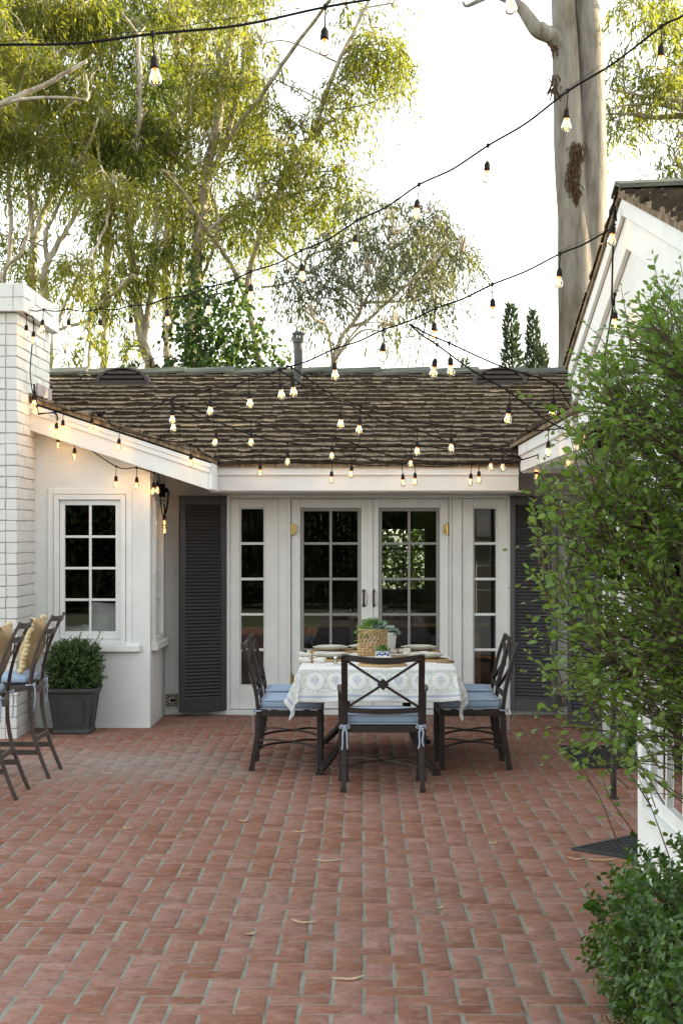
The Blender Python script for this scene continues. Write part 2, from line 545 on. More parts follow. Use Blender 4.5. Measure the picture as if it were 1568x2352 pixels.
def make_patio():
    w = 0.117
    jt, jy = 0.0064, 0.0054
    rects = []
    r0, r1 = -78, 48
    for r in range(r0, r1):
        yt = 6.69 - w * r                     # far edge of the row
        for c in range(-60, 20):
            if (c - r) % 4 == 0:              # brick lying across the view
                rects.append((c * w + jt, (c + 2) * w - jt, yt - w + jy, yt - jy))
            if (c - r) % 4 == 3:              # brick lying along the view, over this row and the next
                rects.append((c * w + jt, (c + 1) * w - jt, yt - 2 * w + jy, yt - jy))
    R = np.array(rects)
    k = (R[:, 0] > -6.9) & (R[:, 1] < 2.09) & (R[:, 2] > 1.2) & (R[:, 3] < 15.64)
    R = R[k]
    n = len(R)
    V = np.zeros((n, 12, 3))
    cx = [0, 1, 1, 0]
    cy = [2, 2, 3, 3]
    sx = [1, -1, -1, 1]
    sy = [1, 1, -1, -1]
    h = np.abs(rng.normal(0, 0.0012, n)) + 0.0006
    tx, ty = rng.normal(0, 0.004, n), rng.normal(0, 0.004, n)
    for q in range(4):
        jx, jy = rng.normal(0, 0.0018, n), rng.normal(0, 0.0018, n)
        x, y = R[:, cx[q]] + jx, R[:, cy[q]] + jy
        dx, dy = x - (R[:, 0] + R[:, 1]) / 2, y - (R[:, 2] + R[:, 3]) / 2
        zt = h + tx * dx + ty * dy
        V[:, q] = np.stack([x, y, np.full(n, -0.02)], 1)
        V[:, 4 + q] = np.stack([x, y, zt - 0.003], 1)
        V[:, 8 + q] = np.stack([x + sx[q] * 0.004, y + sy[q] * 0.004, zt], 1)
    F = []
    for q in range(4):
        p = (q + 1) % 4
        F += [(q, p, 4 + p, 4 + q), (4 + q, 4 + p, 8 + p, 8 + q)]
    F.append((8, 9, 10, 11))
    F = np.array(F)
    FF = (F[None] + (np.arange(n) * 12)[:, None, None]).reshape(-1, 4)
    at = np.repeat(rng.random(n), len(F))
    o = np_mesh('patio', V.reshape(-1, 3), FF, M['brick'], attr=at)
    tag(o, None, None, kind='structure')
    mb = MB()
    mb.box(-6.95, 2.12, 1.1, 15.66, -0.05, -0.0010)
    q = mb.build('patio_mortar', M['mortar'], o)
    return o
patio = make_patio()

# ------------------------------------------------------------------ the house
house = thing('house', 'low white L-shaped cottage with dark shake roof, brick chimney and glazed french doors', 'house', (0, 15.59, 0))
YW = 15.59                       # main wall
XL, YL = -1.885, 14.5            # left wing: its return wall and its front wall
XR = 2.06                        # right wing wall
XN = 1.40                        # near gabled bay wall

class Frame:
    """boxes laid out along a wall: u along it, d outwards from its face, z up"""
    def __init__(s, o, u, n):
        s.o, s.u, s.n = Vector(o), Vector(u).normalized(), Vector(n).normalized()
        s.mb = MB()
    def box(s, u0, u1, d0, d1, z0, z1, m=0):
        c = s.o + s.u * ((u0 + u1) / 2) + s.n * ((d0 + d1) / 2) + Vector((0, 0, (z0 + z1) / 2))
        s.mb.obox(c, s.u * ((u1 - u0) / 2), s.n * ((d1 - d0) / 2), (0, 0, (z1 - z0) / 2), m)
        return s
    def frame(s, u0, u1, z0, z1, w, d0, d1, m=0, wb=None, wt=None):
        wb = w if wb is None else wb
        wt = w if wt is None else wt
        s.box(u0, u0 + w, d0, d1, z0, z1, m)
        s.box(u1 - w, u1, d0, d1, z0, z1, m)
        s.box(u0 + w, u1 - w, d0, d1, z0, z0 + wb, m)
        s.box(u0 + w, u1 - w, d0, d1, z1 - wt, z1, m)
        return s
    def pt(s, u, d, z):
        return s.o + s.u * u + s.n * d + Vector((0, 0, z))

def muntins(fr, u0, u1, z0, z1, nx, nz, w, d0, d1, m=0):
    for i in range(1, nx):
        u = u0 + (u1 - u0) * i / nx
        fr.box(u - w / 2, u + w / 2, d0, d1, z0, z1, m)
    for j in range(1, nz):
        z = z0 + (z1 - z0) * j / nz
        for i in range(nx):
            a = u0 + (u1 - u0) * i / nx + (w / 2 if i else 0)
            b = u0 + (u1 - u0) * (i + 1) / nx - (w / 2 if i < nx - 1 else 0)
            fr.box(a, b, d0 + 0.001, d1 - 0.002, z - w / 2, z + w / 2, m)

def pane(parent, fr_o, u, n, u0, u1, z0, z1, d, name='pane'):
    f = Frame(fr_o, u, n)
    f.box(u0, u1, d - 0.002, d + 0.002, z0, z1)
    return f.mb.build(name, M['glass'], parent)

# --- walls
w = MB()
w.box(-2.02, -1.303, YW, YW + 0.14, -0.05, 2.42)
w.box(1.398, 2.195, YW, YW + 0.14, -0.05, 2.42)
w.box(-1.303, 1.398, YW, YW + 0.14, 2.085, 2.42)
w.box(-1.303, 1.398, YW + 0.003, YW + 0.14, -0.05, 0.045)
w.build('wall', M['stucco'], house)

roofline = lambda x: 2.335 + (-1.35 - x) * 0.333 - 0.06          # left wing, underside of its roof
w = MB()
wx0, wx1, wz0, wz1 = -2.735, -2.095, 0.735, 2.065
def lw(x0, x1, z0, z1a, z1b):
    w.prism([(x0, YL, z0), (x1, YL, z0), (x1, YL, z1b), (x0, YL, z1a)], (0, 0.14, 0))
lw(-5.2, wx0, -0.05, roofline(-5.2), roofline(wx0))
lw(wx1, XL, -0.05, roofline(wx1), roofline(XL))
lw(wx0, wx1, -0.05, wz0, wz0)
lw(wx0, wx1, wz1, roofline(wx0), roofline(wx1))
w.build('wall', M['stucco'], house)
w = MB()
sy0, sy1, sz0, sz1 = 14.72, 15.36, 0.735, 2.02
w.box(XL - 0.14, XL, YL + 0.14, sy0, -0.05, 2.3)
w.box(XL - 0.14, XL, sy1, YW, -0.05, 2.3)
w.box(XL - 0.14, XL, sy0, sy1, -0.05, sz0)
w.box(XL - 0.14, XL, sy0, sy1, sz1, 2.3)
w.build('wall', M['stucco'], house)

# right wing: return wall with a glazed side door, diagonal corner wall with a door, near bay with a window
w = MB()
w.box(XR, XR + 0.14, 13.2, YW, -0.05, 2.42)
w.box(XR, XR + 0.14, 9.06, 12.25, -0.05, 2.42)
w.box(XR, XR + 0.14, 12.25, 13.2, 2.05, 2.42)
w.build('wall', M['stucco'], house)
w = MB()
w.box(XR + 0.0, XR + 0.14, 6.2, 9.06, 2.28, 2.6)
ny0, ny1, nz0, nz1 = 6.35, 8.22, 0.34, 2.0
w.box(XN, XN + 0.14, ny1, 8.4, -0.05, 2.42)
w.box(XN, XN + 0.14, 5.9, ny0, -0.05, 2.42)
w.box(XN, XN + 0.14, ny0, ny1, -0.05, nz0)
w.box(XN, XN + 0.14, ny0, ny1, nz1, 2.42)
dg = Vector((0.707, 0.707, 0))
dn = Vector((-0.707, 0.707, 0))
# diagonal wall either side of its door
fd = Frame((XN, 8.4, 0), dg, dn)
fd.box(0.0, 0.06, -0.14, 0, -0.05, 2.42)
fd.box(0.86, 0.95, -0.14, 0, -0.05, 2.42)
fd.box(0.06, 0.86, -0.14, 0, 2.06, 2.42)
w.add(fd.mb.v, fd.mb.f)
# gable end above
GA_Y, GA_Z, GS = 8.6, 3.50, 0.29           # ridge line of the bay roof: y, height, slope
gz = lambda y: GA_Z - GS * abs(y - GA_Y)
w.prism([(XN + 0.002, 5.9, 2.42), (XN + 0.002, 10.75, 2.42), (XN + 0.002, 10.75, gz(10.75) - 0.05), (XN + 0.002, GA_Y, gz(GA_Y) - 0.05), (XN + 0.002, 5.9, gz(5.9) - 0.05)], (0.13, 0, 0))
w.box(XN + 0.132, XR + 0.2, 10.62, 10.75, 2.42, 2.62)
w.build('wall', M['stucco'], house)
# porch soffit behind the gable
w = MB()
w.box(XN + 0.135, 5.0, 6.1, 10.6, 2.43, 2.46)
w.build('soffit', M['trim'], house)
# bay end wall towards the camera
w = MB()
w.box(XN + 0.15, 5.0, 5.9, 6.04, -0.05, gz(5.9) - .02)
w.build('wall', M['stucco'], house)

# --- fascia boards, mouldings and soffits
f = MB()
f.box(-1.35, 1.40, 14.85, 14.89, 2.105, 2.335)
f.box(-1.35, 1.40, 14.825, 14.848, 2.245, 2.335)
f.build('fascia', M['trim'], house, bevel=0.003)
f = MB()
f.box(-1.40, 1.46, 14.89, YW, 2.095, 2.11)
f.build('soffit', M['trim'], house)
yR = 14.27                      # plane of the left rake
def rz(x): return 2.335 + (-1.35 - x) * 0.333
f = MB()
f.prism([(-5.2, yR, rz(-5.2) - .235), (-1.35, yR, 2.10), (-1.35, yR, 2.335), (-5.2, yR, rz(-5.2))], (0, 0.035, 0))
f.prism([(-5.2, yR - .022, rz(-5.2) - .088), (-1.335, yR - .022, 2.242), (-1.335, yR - .022, 2.33), (-5.2, yR - .022, rz(-5.2) - .005)], (0, 0.02, 0))
f.prism([(-5.2, yR - .034, rz(-5.2) - .045), (-1.325, yR - .034, 2.286), (-1.325, yR - .034, 2.326), (-5.2, yR - .034, rz(-5.2) - .008)], (0, 0.011, 0))
f.box(-1.348, -1.315, yR + 0.0, 14.824, 2.10, 2.332)          # eave return
f.build('fascia', M['trim'], house, bevel=0.003)
f = MB()
f.prism([(-1.36, yR + .036, 2.115), (-1.36, YW, 2.115), (-1.36, YW, 2.125), (-1.36, yR + .036, 2.125)], (-0.56, 0, 0.186))
f.prism([(-1.92, yR + .036, 2.302), (-1.92, YL - .002, 2.302), (-1.92, YL - .002, 2.312), (-1.92, yR + .036, 2.312)], (-3.2, 0, 1.066))
f.build('soffit', M['stucco'], house)
# right wing eave
f = MB()
XE = 1.395
f.box(XE, XE + 0.035, 10.9, 14.6, 2.27, 2.50)
f.box(XE - 0.022, XE - 0.002, 10.9, 14.6, 2.41, 2.50)
f.box(XE, XE + 0.5, 14.602, 14.64, 2.27, 2.50)
f.build('fascia', M['trim'], house, bevel=0.003)
f = MB()
f.box(XE + 0.036, XR, 10.76, 14.82, 2.262, 2.275)
f.build('soffit', M['trim'], house)
# gable barge boards and frieze
f = MB()
XB = 1.372
def barge(y0, y1):
    f.prism([(XB, y0, gz(y0) - .115), (XB, y1, gz(y1) - .115), (XB, y1, gz(y1) - .02), (XB, y0, gz(y0) - .02)], (-0.022, 0, 0))
    f.prism([(XB + 0.001, y0, gz(y0) - .29), (XB + 0.001, y1, gz(y1) - .29), (XB + 0.001, y1, gz(y1) - .116), (XB + 0.001, y0, gz(y0) - .116)], (0.027, 0, 0))
barge(GA_Y, 10.85)
barge(GA_Y, 6.1)
f.build('barge_board', M['trim'], house, bevel=0.003)

# --- shake roofs
def shakes(mb, o, u, v, n, ulen, vlen, expo, t=0.026, seed=0, wmin=.10, wmax=.24, skip=None):
    """rows of split shakes on a slope: o lower corner, u along the eave, v up the slope, n outwards"""
    rd = random.Random(seed)
    o, u, v, n = Vector(o), Vector(u).normalized(), Vector(v).normalized(), Vector(n).normalized()
    rows = int(vlen / expo) + 1
    for r in range(rows):
        y0 = r * expo
        x = -rd.random() * 0.2
        wob = rd.random() * 6
        while x < ulen:
            wd = rd.uniform(wmin, wmax)
            x0, x1 = max(x, 0), min(x + wd - 0.006, ulen)
            x += wd
            if x1 - x0 < 0.03:
                continue
            if skip and skip(x0 + wd / 2, y0):
                continue
            yb = y0 + rd.gauss(0, 0.010) + 0.010 * math.sin(wob + x * 2.3)
            th = t * rd.uniform(0.7, 1.35)
            L = expo * 1.12
            if y0 + L > vlen: L = max(0.05, vlen - yb)
            lift = rd.uniform(0, 0.005)
            ns = 3
            pts = []
            for i in range(ns + 1):
                xx = x0 + (x1 - x0) * i / ns
                dt = rd.gauss(0, 0.0035)
                dy = rd.gauss(0, 0.006)
                a = o + u * xx + v * (yb + dy) + n * 0.004
                b = o + u * xx + v * (yb + dy) + n * (th + lift + dt + 0.004)
                c = o + u * xx + v * (yb + L) + n * 0.003
                pts.append((a, b, c))
            for i in range(ns):
                (a0, b0, c0), (a1, b1, c1) = pts[i], pts[i + 1]
                mb.add([a0, a1, b1, b0], [(0, 1, 2, 3)], 1)
                mb.add([b0, b1, c1, c0], [(0, 1, 2, 3)], 0)
            a, b, c = pts[0]
            mb.add([a, b, c], [(0, 1, 2)], 0)
            a, b, c = pts[-1]
            mb.add([a, c, b], [(0, 1, 2)], 0)

ey, ez = 14.79, 2.345
ry, rzz = 17.9, 3.466
sl = Vector((0, ry - ey, rzz - ez))
vlen = sl.length
vdir = sl.normalized()
ndir = Vector((0, -vdir.z, vdir.y))
rf = MB()
rf.prism([(-5.4, ey, ez - .03), (-5.4, ry, rzz - .03), (-5.4, ry, rzz), (-5.4, ey, ez)], (10.8, 0, 0), 0)
rf.prism([(-5.4, ry, rzz - .03), (-5.4, 21.0, ez), (-5.4, 21.0, ez + .03), (-5.4, ry, rzz)], (10.8, 0, 0), 0)
shakes(rf, (-5.2, ey - 0.02, ez), (1, 0, 0), vdir, ndir, 10.4, vlen, 0.163, seed=3, t=0.027)
roof = rf.build('roof', [M['shake'], M['shake_butt']], house)
# wing roofs
rf = MB()
xl = 3.9
def wing_slab(x0, sx, y0, y1, z0, slope):
    x1 = x0 + sx * xl
    rf.prism([(x0, y0, z0), (x1, y0, z0 + slope * xl), (x1, y0, z0 + slope * xl + .035), (x0, y0, z0 + .035)], (0, y1 - y0, 0), 0)
wing_slab(-1.315, -1, yR - .045, 18.0, 2.338, 0.333)
shakes(rf, (-1.305, 18.0, 2.372), (0, -1, 0), (-1, 0, 0.333), (0.333, 0, 1), 18.0 - (yR - .06), xl * 1.054, 0.163, seed=5, t=0.03)
wing_slab(XE - 0.045, 1, 10.7, 18.0, 2.505, 0.29)
shakes(rf, (XE - 0.055, 10.8, 2.54), (0, 1, 0), (1, 0, 0.29), (-0.29, 0, 1), 7.2, xl * 1.04, 0.163, seed=6, t=0.03)
rf.build('roof', [M['shake'], M['shake_butt']], house)
# gabled bay roof
rf = MB()
GX = 1.335
for sgn, yE in ((-1, 6.0), (1, 10.92)):
    rf.prism([(GX, GA_Y, GA_Z - .02), (GX, yE, gz(yE) - .02), (GX, yE, gz(yE) + .012), (GX, GA_Y, GA_Z + .012)], (4.0, 0, 0), 0)
    v = Vector((0, GA_Y - yE, GA_Z - gz(yE)))
    nn = Vector((0, sgn * GS, 1)).normalized()
    if sgn < 0:
        shakes(rf, (GX - .012, yE, gz(yE) + .012), (1, 0, 0), v, nn, 4.0, v.length - .05, 0.163, seed=8, t=0.026)
    else:
        shakes(rf, (GX + 4.0, yE, gz(yE) + .012), (-1, 0, 0), v, nn, 4.012, v.length - .05, 0.163, seed=9, t=0.026)
broof = rf.build('roof', [M['shake'], M['shake_butt']], house)

def ridge_caps(p0, p1, across, name, parent, L=0.53, wid=0.17, drop=0.36, t=0.022):
    mb = MB()
    p0, p1 = Vector(p0), Vector(p1)
    d = (p1 - p0)
    tot = d.length
    d.normalize()
    ac = Vector(across).normalized()
    k = int(tot / L) + 1
    for i in range(k):
        a = p0 + d * (i * L)
        b = p0 + d * min(tot, (i + 1) * L + 0.09)
        jz = random.gauss(0, .003)
        for s in (-1, 1):
            wv = (ac * s * wid + Vector((0, 0, -wid * drop)))
            z0, z1 = Vector((0, 0, 0.040 + jz)), Vector((0, 0, 0.014 + jz))
            up = Vector((0, 0, t))
            q = [a + z1, b + z0, b + z0 + wv, a + z1 + wv]
            mb.add(q + [p + up for p in q], [(0, 1, 2, 3), (4, 7, 6, 5), (0, 4, 5, 1), (1, 5, 6, 2), (2, 6, 7, 3), (3, 7, 4, 0)])
    return mb.build(name, M['ridge'], parent)
ridge_caps((-5.2, ry, rzz + .012), (5.2, ry, rzz + .012), (0, 1, 0), 'ridge_cap', roof)
ridge_caps((GX - 0.02, GA_Y, GA_Z + .03), (GX + 3.9, GA_Y, GA_Z + .03), (0, 1, 0), 'ridge_cap', broof, L=0.5, wid=.15, drop=.3)

# half-round louvred roof vents
def roof_vent(x):
    f_y = ey + 0.83 * (ry - ey)
    zb = ez + 0.83 * (rzz - ez) + 0.02
    mb = MB()
    R = 0.30
    n = 14
    arc = [(x + R * math.cos(math.pi * i / n), f_y, zb + R * 0.62 * math.sin(math.pi * i / n)) for i in range(n + 1)]
    arc2 = [(x + (R - .05) * math.cos(math.pi * i / n), f_y, zb + .015 + (R - .05) * 0.62 * math.sin(math.pi * i / n)) for i in range(n + 1)]
    back = [(p[0], f_y + 0.62, p[2]) for p in arc]
    vs = arc + arc2 + back
    N1 = n + 1
    fs = []
    for i in range(n):
        fs.append((i, i + 1, N1 + i + 1, N1 + i))
        fs.append((i + 1, i, 2 * N1 + i, 2 * N1 + i + 1))
    mb.add(vs, fs)
    mb.add([(p[0], f_y + .05, p[2]) for p in arc2], [tuple(range(n, -1, -1))], 1)
    mb.box(x - R - .06, x + R + .06, f_y - .012, f_y + .02, zb - .03, zb + .012)
    for k in range(3):
        z = zb + .025 + k * .048
        hw = (R - .05) * math.sqrt(max(0.02, 1 - ((z - zb) / (0.62 * (R - .05))) ** 2))
        mb.add([(x - hw, f_y - .004, z), (x + hw, f_y - .004, z), (x + hw, f_y + .04, z + .04), (x - hw, f_y + .04, z + .04)], [(0, 1, 2, 3)])
        mb.box(x - hw, x + hw, f_y - .008, f_y - .001, z - .006, z + .006)
    mb.build('roof_vent', [M['brown_vent'], M['vent_dark']], roof)
roof_vent((280 - CX) * 17.35 / F_PX)
roof_vent((1148 - CX) * 17.35 / F_PX)
# flue pipe with slotted cap
fx, fy = (685 - CX) * 17.55 / F_PX, 17.55
zb = 3.28
mb = MB()
mb.lathe([(0.075, zb), (0.052, zb + .09), (0.048, zb + .10), (0.048, 3.79)], 20, (fx, fy, 0))
mb.lathe([(0.055, 3.755), (0.062, 3.76), (0.062, 3.80), (0.055, 3.80)], 20, (fx, fy, 0))
mb.lathe([(0.063, 3.845), (0.068, 3.85), (0.063, 3.868), (0, 3.872)], 20, (fx, fy, 0))
for i in range(12):
    a = 2 * math.pi * i / 12
    c = Vector((fx + .055 * math.cos(a), fy + .055 * math.sin(a), 3.822))
    mb.obox(c, Vector((-math.sin(a), math.cos(a), 0)) * .009, Vector((math.cos(a), math.sin(a), 0)) * .004, (0, 0, .028))
mb.build('flue_pipe', M['metal_grey'], roof, smooth=False)

# --- chimney: painted brick, brick by brick
def make_chimney():
    x1, y0, y1, ztop = -2.895, 13.72, 15.15, 3.50
    x0 = -4.25
    core = MB()
    core.box(x0 + .012, x1 - .012, y0 + .012, y1 - .012, -.05, ztop + .25)
    ch = core.build('chimney', M['brick_joint'], house)
    mb = MB()
    h, L = 0.0915, 0.262
    rd = random.Random(4)
    k = 0
    z = 0.0
    def brick(ax0, ax1, ay0, ay1, az0, az1):
        e = [rd.gauss(0, .0022) for _ in range(6)]
        mb.box(ax0 + e[0], ax1 + e[1], ay0 + e[2], ay1 + e[3], az0 + e[4], az1 + e[5])
    def ring(za, zb, out, off, bl):
        X0, X1, Y0, Y1 = x0 - out, x1 + out, y0 - out, y1 + out
        g, dp = .006, .09
        y = Y0                               # right-hand face, bricks run along y
        first = True
        while y < Y1 - .02:
            l = bl * (0.5 if (first and off) else 1)
            first = False
            e = min(y + l, Y1)
            if Y1 - e < .06: e = Y1
            brick(X1 - dp, X1, y, e - g, za, zb)
            y = e
        x = X1 - dp                          # front face
        first = True
        while x > X0 + .02:
            l = bl * (1 if (first and off) else 0.6)
            first = False
            e = max(x - l, X0)
            brick(e, x - g, Y0, Y0 + dp, za, zb)
            x = e
        brick(X0, X1 - dp - g, Y1 - dp, Y1, za, zb)
    while z < ztop - .01:
        ring(z, z + h - .008, 0, k % 2, L)
        z += h
        k += 1
    mb.build('brickwork', M['painted_brick'], ch, bevel=0.005, seg=2)
    cp = MB()
    mb = cp
    ring(z, z + .115, .075, 0, .20)
    ring(z + .119, z + .235, .076, 1, .20)
    cp.box(x0 - .05, x1 + .05, y0 - .05, y1 + .05, z + .01, z + .225)
    cp.build('chimney_cap', M['painted_brick'], ch, bevel=0.004)
    fl = MB()
    fl.box(x1 + .002, x1 + .012, 14.52, 15.2, rz(-2.9) - .02, rz(-2.9) + .20)
    fl.build('flashing', M['flash'], ch)
make_chimney()

# --- left wing front window, four panes high
def casement(o, u, n, u0, u1, z0, z1, name='window', nx=2, nz=4, sill=True, fw=.05, trim=.0, sash=.045):
    fr = Frame(o, u, n)
    fr.frame(u0, u1, z0, z1, fw, -.10, .022)
    if trim:
        fr.frame(u0 - trim, u1 + trim, z0 - .02, z1 + trim, trim - .004, -.02, .012)
    wn_ = fr.mb.build(name, M['trim'], house, bevel=0.003)
    sh = Frame(o, u, n)
    a0, a1, b0, b1 = u0 + fw + .003, u1 - fw - .003, z0 + fw + .003, z1 - fw - .003
    sh.frame(a0, a1, b0, b1, sash, -.055, -.012, wb=sash * 1.5)
    muntins(sh, a0 + sash, a1 - sash, b0 + sash * 1.5, b1 - sash, nx, nz, .022, -.047, -.014)
    sh.mb.build('sash', M['trim'], wn_, bevel=0.003)
    pane(wn_, o, u, n, a0 + sash * .5, a1 - sash * .5, b0 + sash * .5, b1 - sash * .5, -.034)
    if sill:
        sl_ = Frame(o, u, n)
        sl_.box(u0 - .13, u1 + .13, -.02, .055, z0 - .062, z0 - .002)
        sl_.mb.build('sill', M['trim'], wn_, bevel=0.006, seg=2)
    return wn_
casement((0, YL, 0), (1, 0, 0), (0, -1, 0), wx0 + .003, wx1 - .003, wz0 + .003, wz1 - .003, fw=.045, trim=.055, sash=.045)
casement((XL, 0, 0), (0, 1, 0), (1, 0, 0), sy0 + .003, sy1 - .003, sz0 + .003, sz1 - .003, fw=.05, trim=.03, sash=.045)
# near bay window
casement((XN, 0, 0), (0, -1, 0), (-1, 0, 0), -ny1 + .003, -ny0 - .003, nz0 - .04, nz1 - .003, nx=4, nz=3, sill=False, fw=.06, sash=.05)

# --- french doors and sidelights
def X_(px): return (px - CX) * YW / F_PX
O, U, Nn = (0, YW, 0), (1, 0, 0), (0, -1, 0)
fr = Frame(O, U, Nn)
# jambs, mullion posts, head, threshold
zt, zb = 2.083, 0.047
fr.box(X_(520) + .003, X_(520) + .035, -.12, .02, zb, zt)
fr.box(X_(1172) - .035, X_(1172) - .003, -.12, .02, zb, zt)
fr.box(X_(640), X_(662), -.12, .012, zb, zt - .03)
fr.box(X_(1036), X_(1060), -.12, .012, zb, zt - .03)
fr.box(X_(662), X_(667.5), -.12, .026, zb, zt - .03)
fr.box(X_(1030.5), X_(1036), -.12, .026, zb, zt - .03)
fr.box(X_(520) + .035, X_(1172) - .035, -.12, .010, zt - .029, zt)
fr.box(X_(520), X_(1172), .004, .05, .0, .045)
fr.mb.build('door_frame', M['trim'], house, bevel=0.003)
ROWS = [1.963, 1.623, 1.285, 0.948, 0.612, 0.27]
def glazed(name, u0, u1, g0, g1, nx, bar_mat, z0, z1, rec, gw):
    s = Frame(O, U, Nn)
    s.box(u0, g0, -.06, -.008, z0, z1)
    s.box(g1, u1, -.06, -.008, z0, z1)
    s.box(g0, g1, -.06, -.0085, z0, ROWS[-1])
    s.box(g0, g1, -.06, -.0085, ROWS[0], z1)
    d = s.mb.build(name, M['trim'], house, bevel=0.004)
    b = Frame(O, U, Nn)
    b.frame(g0 + .001, g1 - .001, ROWS[-1] + .001, ROWS[0] - .001, gw, -rec - .03, -rec)
    a0, a1 = g0 + gw, g1 - gw
    for i in range(1, nx):
        u = a0 + (a1 - a0) * i / nx
        b.box(u - .0125, u + .0125, -rec - .028, -rec - .003, ROWS[-1] + gw, ROWS[0] - gw)
    for j in range(1, 5):
        for i in range(nx):
            p0 = a0 + (a1 - a0) * i / nx + (.0125 if i else 0)
            p1 = a0 + (a1 - a0) * (i + 1) / nx - (.0125 if i < nx - 1 else 0)
            b.box(p0, p1, -rec - .027, -rec - .005, ROWS[j] - .0125, ROWS[j] + .0125)
    b.mb.build('glazing_bars', bar_mat, d, bevel=0.003)
    pane(d, O, U, Nn, g0 + .004, g1 - .004, ROWS[-1] + .004, ROWS[0] - .004, -rec - .018)
    return d
def lever(door, u):
    h = Frame(O, U, Nn)
    mb = MB()
    z = EYE - (1374 - CY) * YW / F_PX
    mb.lathe([(0, 0), (.013, .002), (.015, .012), (0, .018)], 10)
    pts = crom([(u, YW + .004, z + .065), (u, YW - .035, z + .05), (u, YW - .042, z), (u, YW - .035, z - .05), (u, YW + .004, z - .065)], 5)
    mb = MB()
    mb.tube(pts, [.008 + .003 * math.sin(math.pi * i / (len(pts) - 1)) for i in range(len(pts))], 8, up=(1, 0, 0))
    for dz in (.066, -.066):
        mb.ball((u, YW - .0, z + dz), .017, 10, 6, sq=(1, .7, 1.2))
    mb.build('handle', M['bronze'], door, smooth=True)
def hinge(door, u, z, s):
    mb = MB()
    mb.tube([(u, YW - .034, z - .047), (u, YW - .034, z + .047)], .009, 8)
    mb.ball((u, YW - .034, z + .054), .010, 8, 5)
    mb.ball((u, YW - .034, z - .054), .010, 8, 5)
    mb.box(u + (0.006 if s > 0 else -.042), u + (.042 if s > 0 else -.006), YW - .034, YW - .027, z - .045, z + .045)
    for k in range(3):
        mb.ball((u + s * .028, YW - .035, z - .028 + k * .028), .005, 6, 4)
    mb.build('hinge', M['brass'], door)
dl = glazed('french_door', X_(668) + .002, X_(850.5) - .002, X_(689.5), X_(829), 2, M['grey_frame'], .055, 2.05, .018, .032)
dr = glazed('french_door', X_(851) + .002, X_(1030) - .002, X_(869), X_(1009.5), 2, M['grey_frame'], .055, 2.05, .018, .032)
lever(dl, X_(835)); lever(dr, X_(857.5))
for zz in (1.76, .33):
    hinge(dl, X_(670.5), zz, 1); hinge(dr, X_(1027), zz, -1)
st = Frame(O, U, Nn)
st.box(X_(843), X_(856), -.0075, .008, .056, 2.045)
st.mb.build('astragal', M['trim'], dl, bevel=.003)
glazed('sidelight', X_(528.6), X_(639.6), X_(551), X_(607.5), 1, M['trim'], .05, 2.05, .022, .010)
glazed('sidelight', X_(1060.4), X_(1163.5), X_(1086.5), X_(1141), 1, M['trim'], .05, 2.05, .022, .010)

# --- louvred shutters
def shutter(hx, hy, wid, ang, z0, z1):
    """hinge point, width, direction of the leaf (degrees from +X)"""
    u = Vector((math.cos(math.radians(ang)), math.sin(math.radians(ang)), 0))
    n = Vector((u.y, -u.x, 0))
    if n.y > 0: n = -n
    s = Frame((hx, hy, 0), u, n)
    st_, tr, br = .055, .07, .115
    s.box(0, st_, -.018, .018, z0, z1)
    s.box(wid - st_, wid, -.018, .018, z0, z1)
    s.box(st_, wid - st_, -.0175, .0175, z0, z0 + br)
    s.box(st_, wid - st_, -.0175, .0175, z1 - tr, z1)
    s.box(-.006, wid + .006, -.024, .024, z1 + .001, z1 + .014)
    sh = s.mb.build('shutter', M['shutter'], house, bevel=.003)
    l = Frame((hx, hy, 0), u, n)
    zz = z0 + br + .018
    while zz < z1 - tr - .01:
        c = l.o + u * (wid / 2) + Vector((0, 0, zz))
        t = (n * .60 + Vector((0, 0, -.80))).normalized()
        l.mb.obox(c, u * (wid / 2 - st_ + .004), t * .021, t.cross(u) * .0032)
        zz += .0325
    l.box(st_, wid - st_, -.016, -.013, z0 + br, z1 - tr)
    l.mb.build('louvres', M['shutter'], sh)
    return sh
shutter(X_(519), YW - .025, .465, 180 + 27, .045, 2.06)
shutter(X_(1171.5), YW - .025, .465, -27, .045, 2.06)
shutter(2.045, 14.2, .36, 180 - 47, .045, 2.06)

# cream terracotta wall vents beside the shutters
def wall_vent(px):
    x = X_(px)
    s = Frame((x, YW, 0), U, Nn)
    z = .135
    s.box(-.068, .068, .001, .003, z - .068, z + .068, 1)
    s.frame(-.068, .068, z - .068, z + .068, .012, .0035, .012, 0)
    for a in range(4):
        t = a * math.pi / 2 + math.pi / 4
        cx_, cz_ = .045 * math.cos(t), .045 * math.sin(t)
        s.mb.tube([s.pt(cx_ + .014 * math.cos(q), .009, z + cz_ + .014 * math.sin(q)) for q in [2 * math.pi * i / 10 for i in range(10)]], .0045, 5, closed=True, up=(0, 1, 0))
    s.mb.tube([s.pt(.024 * math.cos(q), .009, z + .024 * math.sin(q)) for q in [math.radians(35 + 29 * i) for i in range(11)]], .007, 5, up=(0, 1, 0))
    for a in range(4):
        t = a * math.pi / 2
        s.mb.tube([s.pt(.034 * math.cos(t), .009, z + .034 * math.sin(t)), s.pt(.056 * math.cos(t), .009, z + .056 * math.sin(t))], .007, 5, up=(0, 1, 0))
    s.mb.build('wall_vent', [M['vent'], M['vent_dark']], house)
wall_vent(395.5); wall_vent(1296)

